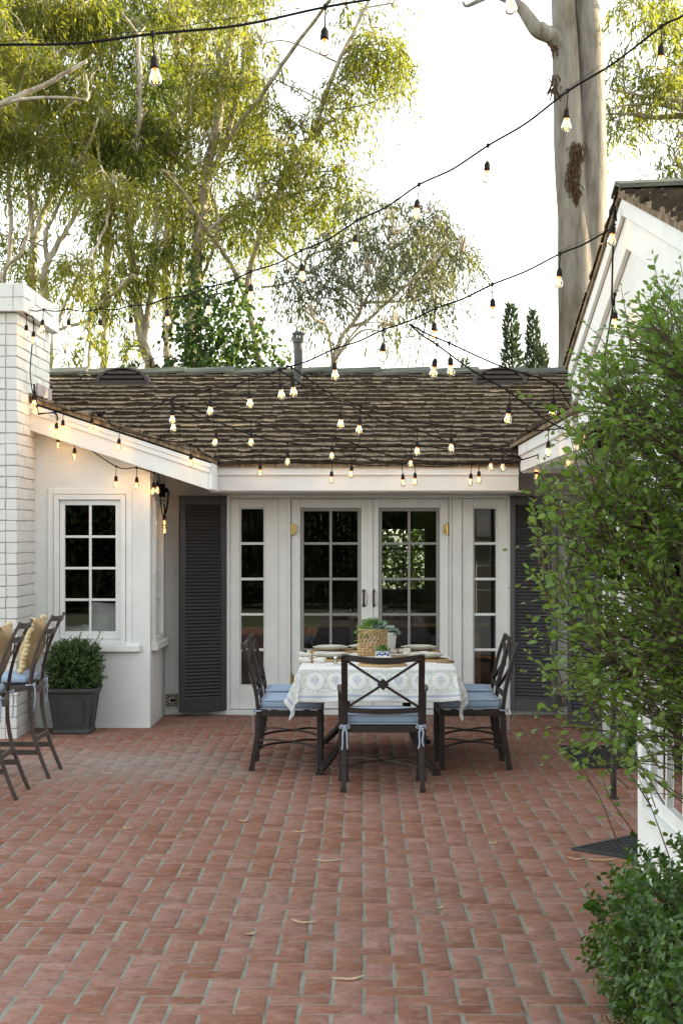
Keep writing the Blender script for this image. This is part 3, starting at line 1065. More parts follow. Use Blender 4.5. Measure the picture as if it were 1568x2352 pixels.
# doors of the right wing (mostly behind the shrub)
def simple_door(o, u, n, u0, u1, name='side_door'):
    s = Frame(o, u, n)
    s.frame(u0, u1, .05, 2.05, .10, -.07, -.02, wb=.55)
    d = s.mb.build(name, M['trim'], house, bevel=.003)
    m_ = Frame(o, u, n)
    muntins(m_, u0 + .1, u1 - .1, .60, 1.95, 2, 4, .024, -.06, -.03)
    m_.mb.build('glazing_bars', M['trim'], d)
    pane(d, o, u, n, u0 + .1, u1 - .1, .6, 1.95, -.045)
simple_door((XR, 0, 0), (0, -1, 0), (-1, 0, 0), -13.19, -12.26)
simple_door((XN, 8.4, 0), dg, dn, .065, .855)

# --- dark interiors, closed so that only the windows light them
r = MB()
def shell(x0, x1, y0, y1, z0, z1, holes=()):
    t = .02
    r.box(x0, x1, y0, y1, z0 - t, z0, 1)
    r.box(x0, x1, y0, y1, z1, z1 + t, 0)
    if 'x0' not in holes: r.box(x0 - t, x0, y0, y1, z0, z1, 0)
    if 'x1' not in holes: r.box(x1, x1 + t, y0, y1, z0, z1, 0)
shell(-1.85, 3.6, 15.735, 20.4, .0, 2.30)
# back wall with one window in it
bx0, bx1, bz0, bz1 = .20, .78, 1.0, 1.80
r.box(-1.85, bx0, 20.4, 20.42, 0, 2.3); r.box(bx1, 3.6, 20.4, 20.42, 0, 2.3)
r.box(bx0, bx1, 20.4, 20.42, 0, bz0); r.box(bx0, bx1, 20.4, 20.42, bz1, 2.3)
shell(-5.0, -2.03, 14.645, 19.5, .0, 2.28)
r.box(-5.0, -2.03, 19.5, 19.52, 0, 2.28)
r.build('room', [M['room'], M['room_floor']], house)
r = MB()
r.frame = None
bw = Frame((0, 20.38, 0), (1, 0, 0), (0, -1, 0))
bw.frame(bx0, bx1, bz0, bz1, .03, -.02, .02)
muntins(bw, bx0 + .03, bx1 - .03, bz0 + .03, bz1 - .03, 2, 3, .02, -.01, .01)
bw.mb.build('back_window', M['shutter'], house)
r = MB()
shell(XN + .15, 4.6, 6.06, 8.3, .02, 2.38)
r.box(4.6, 4.62, 6.06, 8.3, 0, 2.4); r.box(XN + .15, 4.6, 8.3, 8.32, 0, 2.4)
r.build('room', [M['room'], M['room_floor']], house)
r = MB()
shell(XR + .15, 5.0, 10.8, 15.5, .02, 2.38)
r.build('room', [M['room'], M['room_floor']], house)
# ------------------------------------------------------------------ dining set
def rbox(mb, x0, x1, y0, y1, z0, z1, r=.02, crown=.0, n=8, m=0, pinch=0.0):
    """soft cushion: a rounded block with a slightly domed top"""
    nx, ny = n, n
    def shape(u, v, top):
        x = x0 + (x1 - x0) * u
        y = y0 + (y1 - y0) * v
        du, dv = min(u, 1 - u) * (x1 - x0), min(v, 1 - v) * (y1 - y0)
        d = min(du, dv)
        e = min(1.0, d / (2.2 * r))
        s = math.sqrt(max(0, 1 - (1 - e) ** 2))
        zc = (z0 + z1) / 2
        hh = (z1 - z0) / 2
        k = hh * (.45 + .55 * s) + (crown * math.sin(math.pi * u) * math.sin(math.pi * v) if top else 0)
        return (x, y, zc + k if top else zc - k)
    us = [0, .03, .10, .25, .5, .75, .90, .97, 1]
    N_ = len(us)
    vt = [shape(u, v, True) for v in us for u in us]
    vb = [shape(u, v, False) for v in us for u in us]
    fs = []
    for j in range(N_ - 1):
        for i in range(N_ - 1):
            a = j * N_ + i
            fs.append((a, a + 1, a + N_ + 1, a + N_))
            b = N_ * N_ + a
            fs.append((b, b + N_, b + N_ + 1, b + 1))
    T = N_ * N_
    for i in range(N_ - 1):
        fs.append((i, T + i, T + i + 1, i + 1))
        q = (N_ - 1) * N_ + i
        fs.append((q, q + 1, T + q + 1, T + q))
        l = i * N_
        fs.append((l, l + N_, T + l + N_, T + l))
        k = i * N_ + N_ - 1
        fs.append((k, T + k, T + k + N_, k + N_))
    mb.add(vt + vb, fs, m)

def tie_mesh(mb, x, y, z, s=1, L=.15):
    """a knotted cushion ribbon round a leg, two ends hanging"""
    rd = random.Random(int(x * 1000 + y * 77))
    mb.tube([(x + .026 * math.cos(a), y + .026 * math.sin(a), z) for a in [2 * math.pi * i / 8 for i in range(8)]], .006, 5, closed=True)
    mb.ball((x, y - .030, z), .012, 7, 5)
    for q in (-1, 1):
        l = L * rd.uniform(.75, 1.1)
        pts = crom([(x, y - .032, z), (x + q * .014, y - .040, z - l * .3), (x + q * .008 + rd.gauss(0, .006), y - .036, z - l * .7), (x + q * .018, y - .034, z - l)], 4)
        mb.sweep(pts, [(-.006, -.002), (.006, -.002), (.006, .002), (-.006, .002)], (0, 1, 0))
        lp = crom([(x, y - .032, z), (x + q * .022, y - .036, z + .012), (x + q * .034, y - .034, z - .006), (x + q * .014, y - .034, z - .010), (x, y - .032, z)], 3)
        mb.tube(lp, .004, 4)

def make_chair(name, label, arms=False, wid=.50, group=None, H=.92, cat='chair'):
    t = thing(name, label, cat, (0, 0, 0), group)
    hw = wid / 2
    B = M['iron']
    for s in (-1, 1):
        m = MB()
        m.bar(crom([(s * (hw - .005), -.275, 0), (s * (hw - .008), -.262, .10), (s * (hw - .010), -.235, .26), (s * (hw - .012), -.228, .42)], 4), .032, .036, up=(0, 1, 0))
        m.box(s * (hw - .005) - .020, s * (hw - .005) + .020, -.295, -.253, 0, .032)
        m.box(s * (hw - .008) - .019, s * (hw - .008) + .019, -.268, -.226, .145, .185)
        m.build('leg', B, t, bevel=.003)
        m = MB()
        m.bar([(s * (hw - .015), .215, 0), (s * (hw - .015), .215, .42)], .036, .036, up=(0, 1, 0))
        m.box(s * (hw - .015) - .022, s * (hw - .015) + .022, .193, .237, 0, .035)
        m.box(s * (hw - .015) - .021, s * (hw - .015) + .021, .194, .236, .145, .185)
        m.build('leg', B, t, bevel=.003)
    m = MB()
    for s in (-1, 1):
        m.bar([(s * (hw - .013), -.21, .415), (s * (hw - .013), .197, .415)], .030, .044)
    m.bar([(-hw + .028, -.225, .415), (hw - .028, -.225, .415)], .030, .044)
    m.bar([(-hw, .215, .415 + .001), (hw, .215, .415 + .001)], .034, .046)
    for y in (-.12, 0, .12):
        m.bar([(-hw + .03, y, .425), (hw - .03, y, .425)], .045, .008)
    m.build('seat_frame', B, t, bevel=.003)
    m = MB()
    z = .165
    c = Vector((0, -.01, z + .012))
    for (sx, sy) in ((-1, -1), (1, -1), (-1, 1), (1, 1)):
        e = Vector((sx * (hw - .025), -.245 if sy < 0 else .20, z))
        m.bar(crom([e, (e + c) / 2 + Vector((0, 0, .010)), c], 3), .016, .014)
    m.build('stretcher', B, t)
    # back: two raked posts, bowed top rail, lower rail and the X
    def post_pt(s, zz):
        k = (zz - .42) / (H - .42)
        return Vector((s * (hw - .012), -.228 - .03 * k - .085 * k * k, zz))
    m = MB()
    for s in (-1, 1):
        m.bar([post_pt(s, .42 + (H - .42) * i / 6) for i in range(7)], .042, .026, up=(0, 1, 0))
    top0, top1 = post_pt(-1, H - .018), post_pt(1, H - .018)
    m.bar([top0 + (top1 - top0) * (i / 10) + Vector((0, -.022 * math.sin(math.pi * i / 10), -.022 * math.sin(math.pi * i / 10))) for i in range(11)], .022, .040)
    low0, low1 = post_pt(-1, .545), post_pt(1, .545)
    m.bar([low0 + (low1 - low0) * (i / 8) + Vector((0, -.012 * math.sin(math.pi * i / 8), -.010 * math.sin(math.pi * i / 8))) for i in range(9)], .020, .036)
    a0, a1 = post_pt(-1, .565) + Vector((.02, 0, 0)), post_pt(1, H - .045) - Vector((.02, 0, 0))
    b0, b1 = post_pt(1, .565) - Vector((.02, 0, 0)), post_pt(-1, H - .045) + Vector((.02, 0, 0))
    for (p, q, o) in ((a0, a1, 0), (b0, b1, .002)):
        m.bar([p + (q - p) * (i / 6) + Vector((0, -.026 * math.sin(math.pi * i / 6) + o, 0)) for i in range(7)], .016, .026, up=(0, 1, 0))
    cc = (a0 + a1) / 2 + Vector((0, -.026, 0))
    m.obox(cc, (.020, 0, .020), (0, .014, 0), (-.020, 0, .020))
    m.build('backrest', B, t, bevel=.002)
    if arms:
        for s in (-1, 1):
            m = MB()
            p = post_pt(s, .665)
            x = s * (hw + .022)
            m.bar(crom([p + Vector((s * .006, 0, 0)), (x, -.10, .672), (x, .08, .675), (x, .19, .655), (x, .218, .60)], 4), .034, .020)
            m.bar([(x, .222, .62), (x - s * .01, .222, .0)], .034, .030, up=(0, 1, 0))
            m.box(x - s * .005 - .02, x - s * .005 + .02, .20, .245, 0, .03)
            m.build('arm', B, t, bevel=.003)
    m = MB()
    rbox(m, -hw + .015, hw - .015, -.205, .235, .441, .520, r=.028, crown=.012)
    cu = m.build('cushion', M['cushion'], t, smooth=True)
    m = MB()
    ox, oy0, oy1 = hw - .016, -.204, .234
    for z in (.512, .452):
        rr = .03
        path = []
        for (cx_, cy_, a0_) in ((ox - rr, oy1 - rr, 0), (-ox + rr, oy1 - rr, 90), (-ox + rr, oy0 + rr, 180), (ox - rr, oy0 + rr, 270)):
            for k in range(5):
                a = math.radians(a0_ + 22.5 * k)
                path.append((cx_ + (rr + .002) * math.cos(a), cy_ + (rr + .002) * math.sin(a), z - .004))
        m.tube(path, .005, 6, closed=True)
    m.build('piping', M['tie'], cu, smooth=True)
    for s in (-1, 1):
        m = MB()
        tie_mesh(m, s * (hw - .014), -.228, .435, L=.17)
        m.build('tie', M['tie'], cu, smooth=True)
    return t

TX, TY, TW, TL, TZ = 0.10, 12.55, 1.10, 1.86, 0.757
gch = 'dark iron X-back chairs round the dining table'
side = make_chair('dining_chair', 'nearer of the two armless chairs on the left side of the laid table', group=gch)
side.location = (-.535, 12.13, 0); side.rotation_euler = (0, 0, -math.pi / 2)
dup(side, (-.55, 12.86, 0), -math.pi / 2, 'left side armless chair closer to the french doors')
dup(side, (.775, 12.16, 0), math.pi / 2 + .03, 'nearer of the two armless chairs on the right side of the laid table')
dup(side, (.79, 12.88, 0), math.pi / 2, 'right side armless chair closer to the french doors')
arm = make_chair('dining_chair', 'dark iron armchair at the near table end, its X back turned to the viewer', arms=True, wid=.535, group=gch)
arm.location = (.128, 11.17, 0)
inner = dup(side, (.115, 16.75, .02), math.pi, 'X-back chair inside the dark room beyond the glass')
inner['group'] = 'chairs inside the house'


# table: trestle of flared iron legs under a white cloth
tb = thing('dining_table', 'dark iron dining table with flared legs, covered by a patterned cloth', 'table', (TX, TY, 0))
m = MB()
m.box(TX - TW / 2 + .01, TX + TW / 2 - .01, TY - TL / 2 + .01, TY + TL / 2 - .01, TZ - .035, TZ - .004)
m.build('tabletop', M['iron'], tb, bevel=.006)
for sx in (-1, 1):
    for sy in (-1, 1):
        m = MB()
        q = lambda a, b, z: (TX + sx * a, TY + sy * b, z)
        m.bar(crom([q(.23, .50, .715), q(.225, .54, .55), q(.23, .60, .36), q(.29, .72, .17), q(.41, .87, .03)], 5), .052, .040, up=(sx, 0, 0))
        m.obox(q(.415, .875, .018), (.030, 0, 0), (0, .034, 0), (0, 0, .018))
        m.build('leg', M['iron'], tb, bevel=.004)
m = MB()
m.bar([(TX, TY - .56, .30), (TX, TY + .56, .30)], .04, .05)
for sy in (-1, 1):
    m.bar([(TX - .23, TY + sy * .57, .32), (TX + .23, TY + sy * .57, .32)], .04, .04)
m.build('stretcher', M['iron'], tb, bevel=.003)

# tablecloth: real drape, printed border of medallions and a blue stripe
def cloth_material(a, b):
    mt = mat('printed tablecloth', (0.74, 0.74, 0.72), 0.9, 0, 4, 0.18, 240)
    nt = mt.node_tree
    N, L = nt.nodes, nt.links
    bs = N['Principled BSDF']
    uv = N.new('ShaderNodeUVMap')
    sx = N.new('ShaderNodeSeparateXYZ'); L.new(uv.outputs[0], sx.inputs[0])
    def mth(op, x, y=None, z=None):
        n = N.new('ShaderNodeMath'); n.operation = op
        for i, q in enumerate((x, y, z)):
            if q is None: continue
            if isinstance(q, (int, float)): n.inputs[i].default_value = q
            else: L.new(q, n.inputs[i])
        return n.outputs[0]
    au, av = mth('ABSOLUTE', sx.outputs[0]), mth('ABSOLUTE', sx.outputs[1])
    du, dv = mth('SUBTRACT', au, a), mth('SUBTRACT', av, b)
    isv = mth('GREATER_THAN', dv, du)                    # end panels follow v, side panels follow u
    d = mth('MAXIMUM', du, dv)
    along = mth('ADD', mth('MULTIPLY', sx.outputs[0], isv), mth('MULTIPLY', sx.outputs[1], mth('SUBTRACT', 1.0, isv)))
    per = .1475
    ph = mth('SUBTRACT', mth('FRACT', mth('ADD', mth('DIVIDE', along, per), 20.5)), .5)
    xx = mth('MULTIPLY', ph, per)
    yy = mth('SUBTRACT', d, .093)
    rad = mth('SQRT', mth('ADD', mth('MULTIPLY', xx, xx), mth('MULTIPLY', yy, yy)))
    nz = N.new('ShaderNodeTexNoise'); nz.inputs['Scale'].default_value = 95; nz.inputs['Detail'].default_value = 2
    L.new(uv.outputs[0], nz.inputs['Vector'])
    n2 = N.new('ShaderNodeTexNoise'); n2.inputs['Scale'].default_value = 60; n2.inputs['Detail'].default_value = 3
    L.new(uv.outputs[0], n2.inputs['Vector'])
    def band(x, lo, hi): return mth('MULTIPLY', mth('GREATER_THAN', x, lo), mth('LESS_THAN', x, hi))
    ring = band(rad, .064, .0695)
    inb = band(d, .012, .176)
    scroll = mth('MULTIPLY', mth('MULTIPLY', mth('GREATER_THAN', rad, .0695), inb), mth('GREATER_THAN', n2.outputs['Fac'], .47))
    ax = mth('ABSOLUTE', mth('SUBTRACT', mth('ABSOLUTE', xx), per / 2))
    knot = mth('LESS_THAN', mth('SQRT', mth('ADD', mth('MULTIPLY', ax, ax), mth('MULTIPLY', yy, yy))), .013)
    edge1 = mth('MULTIPLY', band(d, .010, .013), 1.0)
    green = mth('MAXIMUM', mth('MAXIMUM', ring, mth('MULTIPLY', scroll, .85)), mth('MAXIMUM', knot, edge1))
    fl1 = mth('SQRT', mth('ADD', mth('MULTIPLY', xx, xx), mth('MULTIPLY', mth('ADD', yy, .008), mth('ADD', yy, .008))))
    stem = mth('MULTIPLY', mth('LESS_THAN', mth('ABSOLUTE', xx), .0025), band(yy, 0, .032))
    pot_ = mth('MULTIPLY', mth('LESS_THAN', mth('ABSOLUTE', xx), .010), band(yy, .030, .034))
    flower = mth('MAXIMUM', mth('MULTIPLY', mth('LESS_THAN', fl1, .031), mth('GREATER_THAN', nz.outputs['Fac'], .48)), mth('MAXIMUM', stem, pot_))
    stripe = band(d, .197, .214)
    st2 = mth('MULTIPLY', band(d, .224, .228), .6)
    st3 = mth('MULTIPLY', mth('MAXIMUM', band(d, .181, .184), band(d, .189, .191)), .55)
    def over(base, fac, col, k):
        x = N.new('ShaderNodeMixRGB')
        L.new(mth('MULTIPLY', fac, k), x.inputs[0])
        if isinstance(base, tuple): x.inputs[1].default_value = (*base, 1)
        else: L.new(base, x.inputs[1])
        x.inputs[2].default_value = (*col, 1)
        return x.outputs[0]
    c = over((0.72, 0.72, 0.70), green, (0.42, 0.49, 0.41), .75)
    c = over(c, flower, (0.32, 0.37, 0.46), .8)
    c = over(c, mth('MAXIMUM', stripe, st2), (0.34, 0.41, 0.53), .85)
    c = over(c, st3, (0.40, 0.48, 0.38), .9)
    L.new(c, bs.inputs['Base Color'])
    return mt

def make_cloth():
    a, b, dr = TW / 2, TL / 2, .245
    def axis(h):
        xs = list(np.linspace(-h, h, 31))
        e = [h + dr * t for t in np.linspace(.03, 1, 19)]
        return [-q for q in reversed(e)] + xs + e
    us, vs = axis(a), axis(b)
    V, UV = [], []
    for v in vs:
        for u in us:
            du, dv = max(abs(u) - a, 0), max(abs(v) - b, 0)
            x, y = max(-a, min(a, u)), max(-b, min(b, v))
            z = TZ + .0035
            d = math.hypot(du, dv) * (1 + .12 * min(du, dv) / max(du, dv, 1e-6))
            if d > 0:
                ox, oy = math.copysign(du, u) / d, math.copysign(dv, v) / d
                r = .012                                       # soft fold over the table's edge
                if d < r * 1.57:
                    t = d / r
                    out, dn_ = r * math.sin(t), r * (1 - math.cos(t))
                else:
                    e = d - r * 1.57
                    corner = min(du, dv) / max(du, dv, 1e-6)
                    flare = .36 + .10 * math.sin(u * 9 + v * 3) + .05 * math.sin(u * 23 - v * 17) * (1 - corner)
                    if corner > 0:
                        flare += .14 * math.sin(corner * math.pi * 2.0) - .10 * corner
                    flare *= min(1, e / .05) * .9
                    th = flare
                    out, dn_ = r + e * math.sin(th), r + e * math.cos(th)
                x += ox * out
                y += oy * out
                z -= dn_
            else:
                z += .0012 * math.sin(u * 31) * math.sin(v * 24)
            V.append((TX + x, TY + y, z))
            UV.append((u, v))
    n = len(us)
    mb = MB()
    mb.v = V
    mb.f = [(j * n + i, j * n + i + 1, (j + 1) * n + i + 1, (j + 1) * n + i) for j in range(len(vs) - 1) for i in range(n - 1)]
    mb.m = [0] * len(mb.f)
    mb.uv = UV
    o = mb.build('tablecloth', cloth_material(a, b), None, smooth=True)
    s = o.modifiers.new('thick', 'SOLIDIFY')
    s.thickness = .0022
    s.offset = 1
    return tag(o, 'white linen tablecloth with green medallions and blue flowers draped over the table', 'tablecloth')
make_cloth()
ZT = TZ + .0065

def place_setting(x, y, lab_plate, lab_mat, mats=True, r=.143):
    if mats:
        m = MB()
        for k in range(7):
            rr = .03 + k * .023
            m.tube([(x + rr * math.cos(q), y + rr * math.sin(q), ZT + .004 + .001 * math.sin(q * 30)) for q in [2 * math.pi * i / 40 for i in range(40)]], .0125, 5, closed=True)
        o = m.build('placemat', M['placemat'], None, smooth=True)
        tag(o, lab_mat, 'placemat', 'round woven placemats')
    z = ZT + (.018 if mats else .002)
    t = thing('dinner_plate', lab_plate, 'plate', (x, y, z), 'cream plates laid on the table')
    m = MB()
    m.lathe([(0, .004), (r * .55, .004), (r * .62, .0), (r * .7, .006), (r * .98, .024), (r, .0275), (r * .975, .029), (r * .72, .012), (r * .60, .009), (0, .009)], 36, (x, y, z))
    m.build('plate', M['plate'], t, smooth=True)
    m = MB()
    m.tube([(x + r * math.cos(q), y + r * math.sin(q), z + .0275) for q in [2 * math.pi * i / 36 for i in range(36)]], .0028, 5, closed=True)
    m.build('rim', M['plate_rim'], t, smooth=True)
    m = MB()
    b = r * .78
    m.lathe([(0, .011), (b * .5, .012), (b * .62, .013), (b * .97, .034), (b, .037), (b * .97, .038), (b * .62, .020), (0, .017)], 32, (x, y, z))
    m.build('upper_plate', M['plate'], t, smooth=True)
    return t
def settle(px, py, Y):
    return ((px - CX) * Y / F_PX, Y)
S = [
    (-.265, 13.18, 'far left cream plate, closest to the left french door', 'placemat under the far left plate'),
    (-.245, 12.38, 'cream plate in front of the nearer left chair', 'placemat under the plate of the nearer left chair'),
    (.44, 13.2, 'far right cream plate, in front of the right chair beside the doors', 'placemat under the far right plate'),
    (.465, 12.36, 'cream plate in front of the nearer right chair', 'placemat under the plate of the nearer right chair'),
    (.135, 11.88, 'cream plate at the near end of the table, seen through the armchair back', 'placemat at the near end of the table behind the armchair back'),
    (.02, 13.30, 'cream plate at the far end of the table, half hidden by the basket', 'placemat at the far end of the table'),
]
for (x, y, l1, l2) in S:
    place_setting(x, y, l1, l2)

def napkin(x, y, ang, label):
    t = thing('napkin', label, 'napkin', (x, y, ZT), 'rolled napkins on the table')
    m = MB()
    c, s = math.cos(ang), math.sin(ang)
    pts = [(x + c * d, y + s * d, ZT + .020 + .004 * math.sin(d * 40)) for d in np.linspace(-.10, .10, 9)]
    m.tube(pts, [.020, .022, .019, .015, .012, .015, .019, .023, .026], 9)
    m.build('cloth_roll', M['napkin'], t, smooth=True)
    m = MB()
    m.tube([(x + c * .0 - s * .019 * math.cos(q), y + s * 0 + c * .019 * math.cos(q), ZT + .021 + .019 * math.sin(q)) for q in [2 * math.pi * i / 14 for i in range(14)]], .007, 6, closed=True, up=(c, s, 0))
    m.build('napkin_ring', M['wood'], t, smooth=True)
napkin(-.40, 12.70, .1, 'rolled cream napkin between the two left plates')
napkin(-.38, 12.12, -.2, 'rolled cream napkin by the left front corner of the table')
napkin(.40, 12.72, .4, 'rolled cream napkin between the two right plates')
napkin(.27, 13.05, 0.1, 'rolled cream napkin beside the woven basket')
# wooden serving board and small bowls
m = MB()
m.lathe([(0, 0), (.062, 0), (.066, .006), (.064, .018), (.04, .020), (0, .019)], 24, (.275, 12.62, ZT))
tag(m.build('wood_slice', M['wood'], None, smooth=True), 'round wooden slice coaster right of the small blue and white pot', 'coaster')
m = MB()
m.lathe([(0, 0), (.065, 0), (.070, .005), (.068, .016), (0, .018)], 24, (.60, 12.14, ZT))
tag(m.build('wood_slice', M['wood'], None, smooth=True), 'round wooden slice coaster at the right edge of the table', 'coaster')
# salt cellar with silver frame
for i, (x, y, lb) in enumerate(((-.205, 11.98, 'left of the two small silver and glass shakers near the front table edge'), (-.150, 11.99, 'right of the two small silver and glass shakers near the front table edge'))):
    t = thing('shaker', lb, 'salt shaker', (x, y, ZT), 'silver and glass shakers')
    m = MB(); m.lathe([(0, 0), (.016, 0), (.018, .004), (.013, .012), (.017, .032), (.012, .042)], 14, (x, y, ZT)); m.build('glass_body', M['bulb_glass'], t, smooth=True)
    m = MB(); m.lathe([(.013, .041), (.014, .050), (.008, .058), (0, .060)], 14, (x, y, ZT)); m.build('silver_top', M['steel'], t, smooth=True)
    m = MB(); m.ball((x, y, ZT + .018), .011, 8, 6, sq=(1, 1, 1.1)); m.build('salt', M['ceramic'], t, smooth=True)
def cutlery(x, y, label, n):
    m = MB()
    L = .20
    m.bar([(x - L / 2, y, ZT + .004), (x + .02, y + .004, ZT + .007)], .010, .003)
    if n == 'knife':
        m.prism([(x + .02, y - .004, ZT + .004), (x + L / 2 - .01, y - .006, ZT + .004), (x + L / 2 + .01, y + .008, ZT + .004), (x + .02, y + .012, ZT + .004)], (0, 0, .002))
    else:
        m.ball((x + L / 2 - .02, y + .006, ZT + .006), .022, 10, 6, sq=(1.3, .75, .22))
    tag(m.build(n, M['steel'], None, smooth=True), label, n)
cutlery(-.17, 11.90, 'silver knife beside the shakers at the front of the table', 'knife')
cutlery(-.18, 11.93, 'silver spoon beside the shakers at the front of the table', 'spoon')

# succulents
def rosette(V, F, A, c, r, n, rise=.5, thick=.16, seed=0, tw=.33, tilt=(0, 0)):
    rd = random.Random(seed)
    c = Vector(c)
    rotm = Matrix.Rotation(tilt[0], 3, 'X') @ Matrix.Rotation(tilt[1], 3, 'Y')
    for i in range(n):
        k = i / n
        a = i * 2.39996
        L = r * (1.0 - .70 * k) * rd.uniform(.9, 1.1)
        el = .12 + (1.25 * k + .1) * rise * 1.4 + rd.gauss(0, .06)
        d = Vector((math.cos(a) * math.cos(el), math.sin(a) * math.cos(el), math.sin(el)))
        s = Vector((-math.sin(a), math.cos(a), 0))
        n_ = s.cross(d) * -1
        w = L * tw
        pts = [Vector((0, 0, 0)), d * L * .5 + s * w, d * L * .8 + s * w * .75, d * L + n_ * .10 * L, d * L * .8 - s * w * .75, d * L * .5 - s * w, d * L * .55 - n_ * thick * L, d * L * .5 + n_ * thick * L * .35]
        b = len(V)
        V.extend([tuple(c + rotm @ p) for p in pts])
        F.extend([(b, b + 1, b + 7, b + 7), (b, b + 7, b + 5, b + 5), (b + 1, b + 2, b + 3, b + 7), (b + 7, b + 3, b + 4, b + 5), (b, b + 6, b + 1, b + 1), (b, b + 5, b + 6, b + 6), (b + 1, b + 6, b + 3, b + 2), (b + 5, b + 4, b + 3, b + 6)])
        A.extend([rd.random()] * 8)
def leafobj(name, V, F, A, mt, parent):
    mb = MB()
    mb.v = V
    mb.f = [tuple(dict.fromkeys(f)) for f in F]
    mb.m = [0] * len(F)
    o = mb.build(name, mt, parent, smooth=False)
    at = o.data.attributes.new('rnd', 'FLOAT', 'FACE')
    at.data.foreach_set('value', A)
    return o

# woven basket planter
bxx, byy = .068, 12.86
bk = thing('woven_basket', 'round seagrass basket with an open woven band on the dining table', 'basket', (bxx, byy, ZT))
m = MB()
R = .108
def ropering(z, r, amp, k, ph, rad):
    return [(bxx + (r + amp * math.cos(k * q + ph)) * math.cos(q), byy + (r + amp * math.cos(k * q + ph)) * math.sin(q), z + amp * math.sin(k * q + ph)) for q in [2 * math.pi * i / 96 for i in range(96)]]
for z in (.012, .034, .056, .078, .182, .200):
    for ph in (0, math.pi):
        m.tube(ropering(z, R * (.97 + .04 * z / .2), .0075, 16, ph + z * 50, .006), .0062, 5, closed=True)
for i in range(22):
    a = 2 * math.pi * i / 22
    for s in (-1, 1):
        pts = []
        for j in range(7):
            t = j / 6
            q = a + s * t * .42
            rr = R * 1.0 + .004 * s * math.cos(t * 9)
            pts.append((bxx + rr * math.cos(q), byy + rr * math.sin(q), .084 + .092 * t + ZT - ZT))
        m.tube(pts, .0068, 5)
    for (z0, z1) in ((.005, .085), (.178, .205)):
        m.tube([(bxx + (R + .003) * math.cos(a), byy + (R + .003) * math.sin(a), z0), (bxx + (R + .003) * math.cos(a + .05), byy + (R + .003) * math.sin(a + .05), z1)], .006, 5)
m.v = [(x, y, z + ZT) for (x, y, z) in m.v]
m.build('weave', M['sea'], bk, smooth=True)
m = MB()
m.lathe([(0, .004), (.090, .004), (.098, .19), (.092, .19), (.088, .165), (0, .165)], 24, (bxx, byy, ZT))
m.build('liner', M['ceramic'], bk, smooth=True)
V, F, A = [], [], []
rd = random.Random(2)
for (dx, dy, dz, r, n) in ((-.05, -.04, .215, .10, 30), (.0, -.01, .26, .12, 34), (-.02, .05, .24, .10, 28), (-.085, .0, .20, .085, 24), (-.06, .05, .225, .08, 22), (.03, .03, .25, .09, 26)):
    rosette(V, F, A, (bxx + dx, byy + dy, ZT + dz - .03), r, n, rise=.7, seed=int(r * 1e4), tilt=(rd.gauss(0, .3), rd.gauss(0, .3)), tw=.2)
for i in range(26):                      # trailing strands over the left rim
    a = math.pi + rd.gauss(0, .5)
    r0 = .10
    for j in range(5):
        rosette(V, F, A, (bxx + (r0 + .008 * j) * math.cos(a), byy + (r0 + .008 * j) * math.sin(a), ZT + .20 - j * .022), .014, 6, seed=i * 7 + j)
sp = leafobj('succulent_plant', V, F, A, M['succ'], None)
tag(sp, 'bright green spiky succulents growing out of the woven basket', 'succulent')
V, F, A = [], [], []
rosette(V, F, A, (bxx + .035, byy - .03, ZT + .225), .10, 34, rise=.55, seed=5, tilt=(.35, .2), tw=.26)
rosette(V, F, A, (bxx + .07, byy + .02, ZT + .215), .085, 26, rise=.6, seed=6, tilt=(.1, .5), tw=.26)
tag(leafobj('succulent_plant', V, F, A, M['succ_grey'], None), 'blue green rosette succulents at the right of the woven basket', 'succulent')
# white ribbed vase with a grey succulent, standing behind the basket
vx, vy = .205, 13.12
m = MB()
pr = []
for i in range(13):
    z = .165 * i / 12
    pr.append((.040 + .018 * (i / 12) ** .8 + .0014 * (i % 2), z))
pr += [(.054, .166), (.050, .13), (0, .128)]
m.lathe(pr, 28, (vx, vy, ZT), cap0=True)
tag(m.build('vase', M['ceramic'], None, smooth=True), 'white ribbed tumbler vase behind the woven basket', 'vase')
V, F, A = [], [], []
for (dx, dz, r) in ((0, .20, .075), (.035, .175, .06), (-.03, .18, .06), (.05, .19, .045)):
    rosette(V, F, A, (vx + dx, vy - abs(dx) * .4, ZT + dz - .02), r, 24, rise=.5, seed=int(dz * 999), tilt=(.3, dx * 6), tw=.3)
tag(leafobj('succulent_plant', V, F, A, M['succ_grey'], None), 'dusty grey green succulent in the white ribbed vase', 'succulent')
# small blue and white pot
px_, py_ = .142, 12.58
pt_ = thing('small_pot', 'small square white pot painted with blue pattern, in front of the basket', 'pot', (px_, py_, ZT))
m = MB()
m.box(px_ - .052, px_ + .052, py_ - .052, py_ + .052, ZT, ZT + .058)
m.build('pot_body', M['ceramic'], pt_, bevel=.006, seg=2)
m = MB()
for i in range(5):
    xx_ = px_ - .04 + i * .02
    m.obox((xx_, py_ - .0525, ZT + .030 + .006 * (i % 2)), (.006, 0, .006), (0, .0012, 0), (-.006, 0, .006))
    m.obox((px_ + .0525, py_ - .04 + i * .02, ZT + .030), (0, .006, .006), (.0012, 0, 0), (0, -.006, .006))
m.box(px_ - .050, px_ + .050, py_ - .0532, py_ - .0518, ZT + .048, ZT + .054)
m.box(px_ - .050, px_ + .050, py_ - .0532, py_ - .0518, ZT + .004, ZT + .009)
m.build('painted_pattern', M['blue_glaze'], pt_)
V, F, A = [], [], []
for (dx, dz, r) in ((0, .085, .075), (.03, .075, .05), (-.035, .072, .05), (.0, .11, .05)):
    rosette(V, F, A, (px_ + dx, py_ - .01, ZT + dz - .03), r, 22, rise=.75, seed=int(dz * 3333), tw=.25)
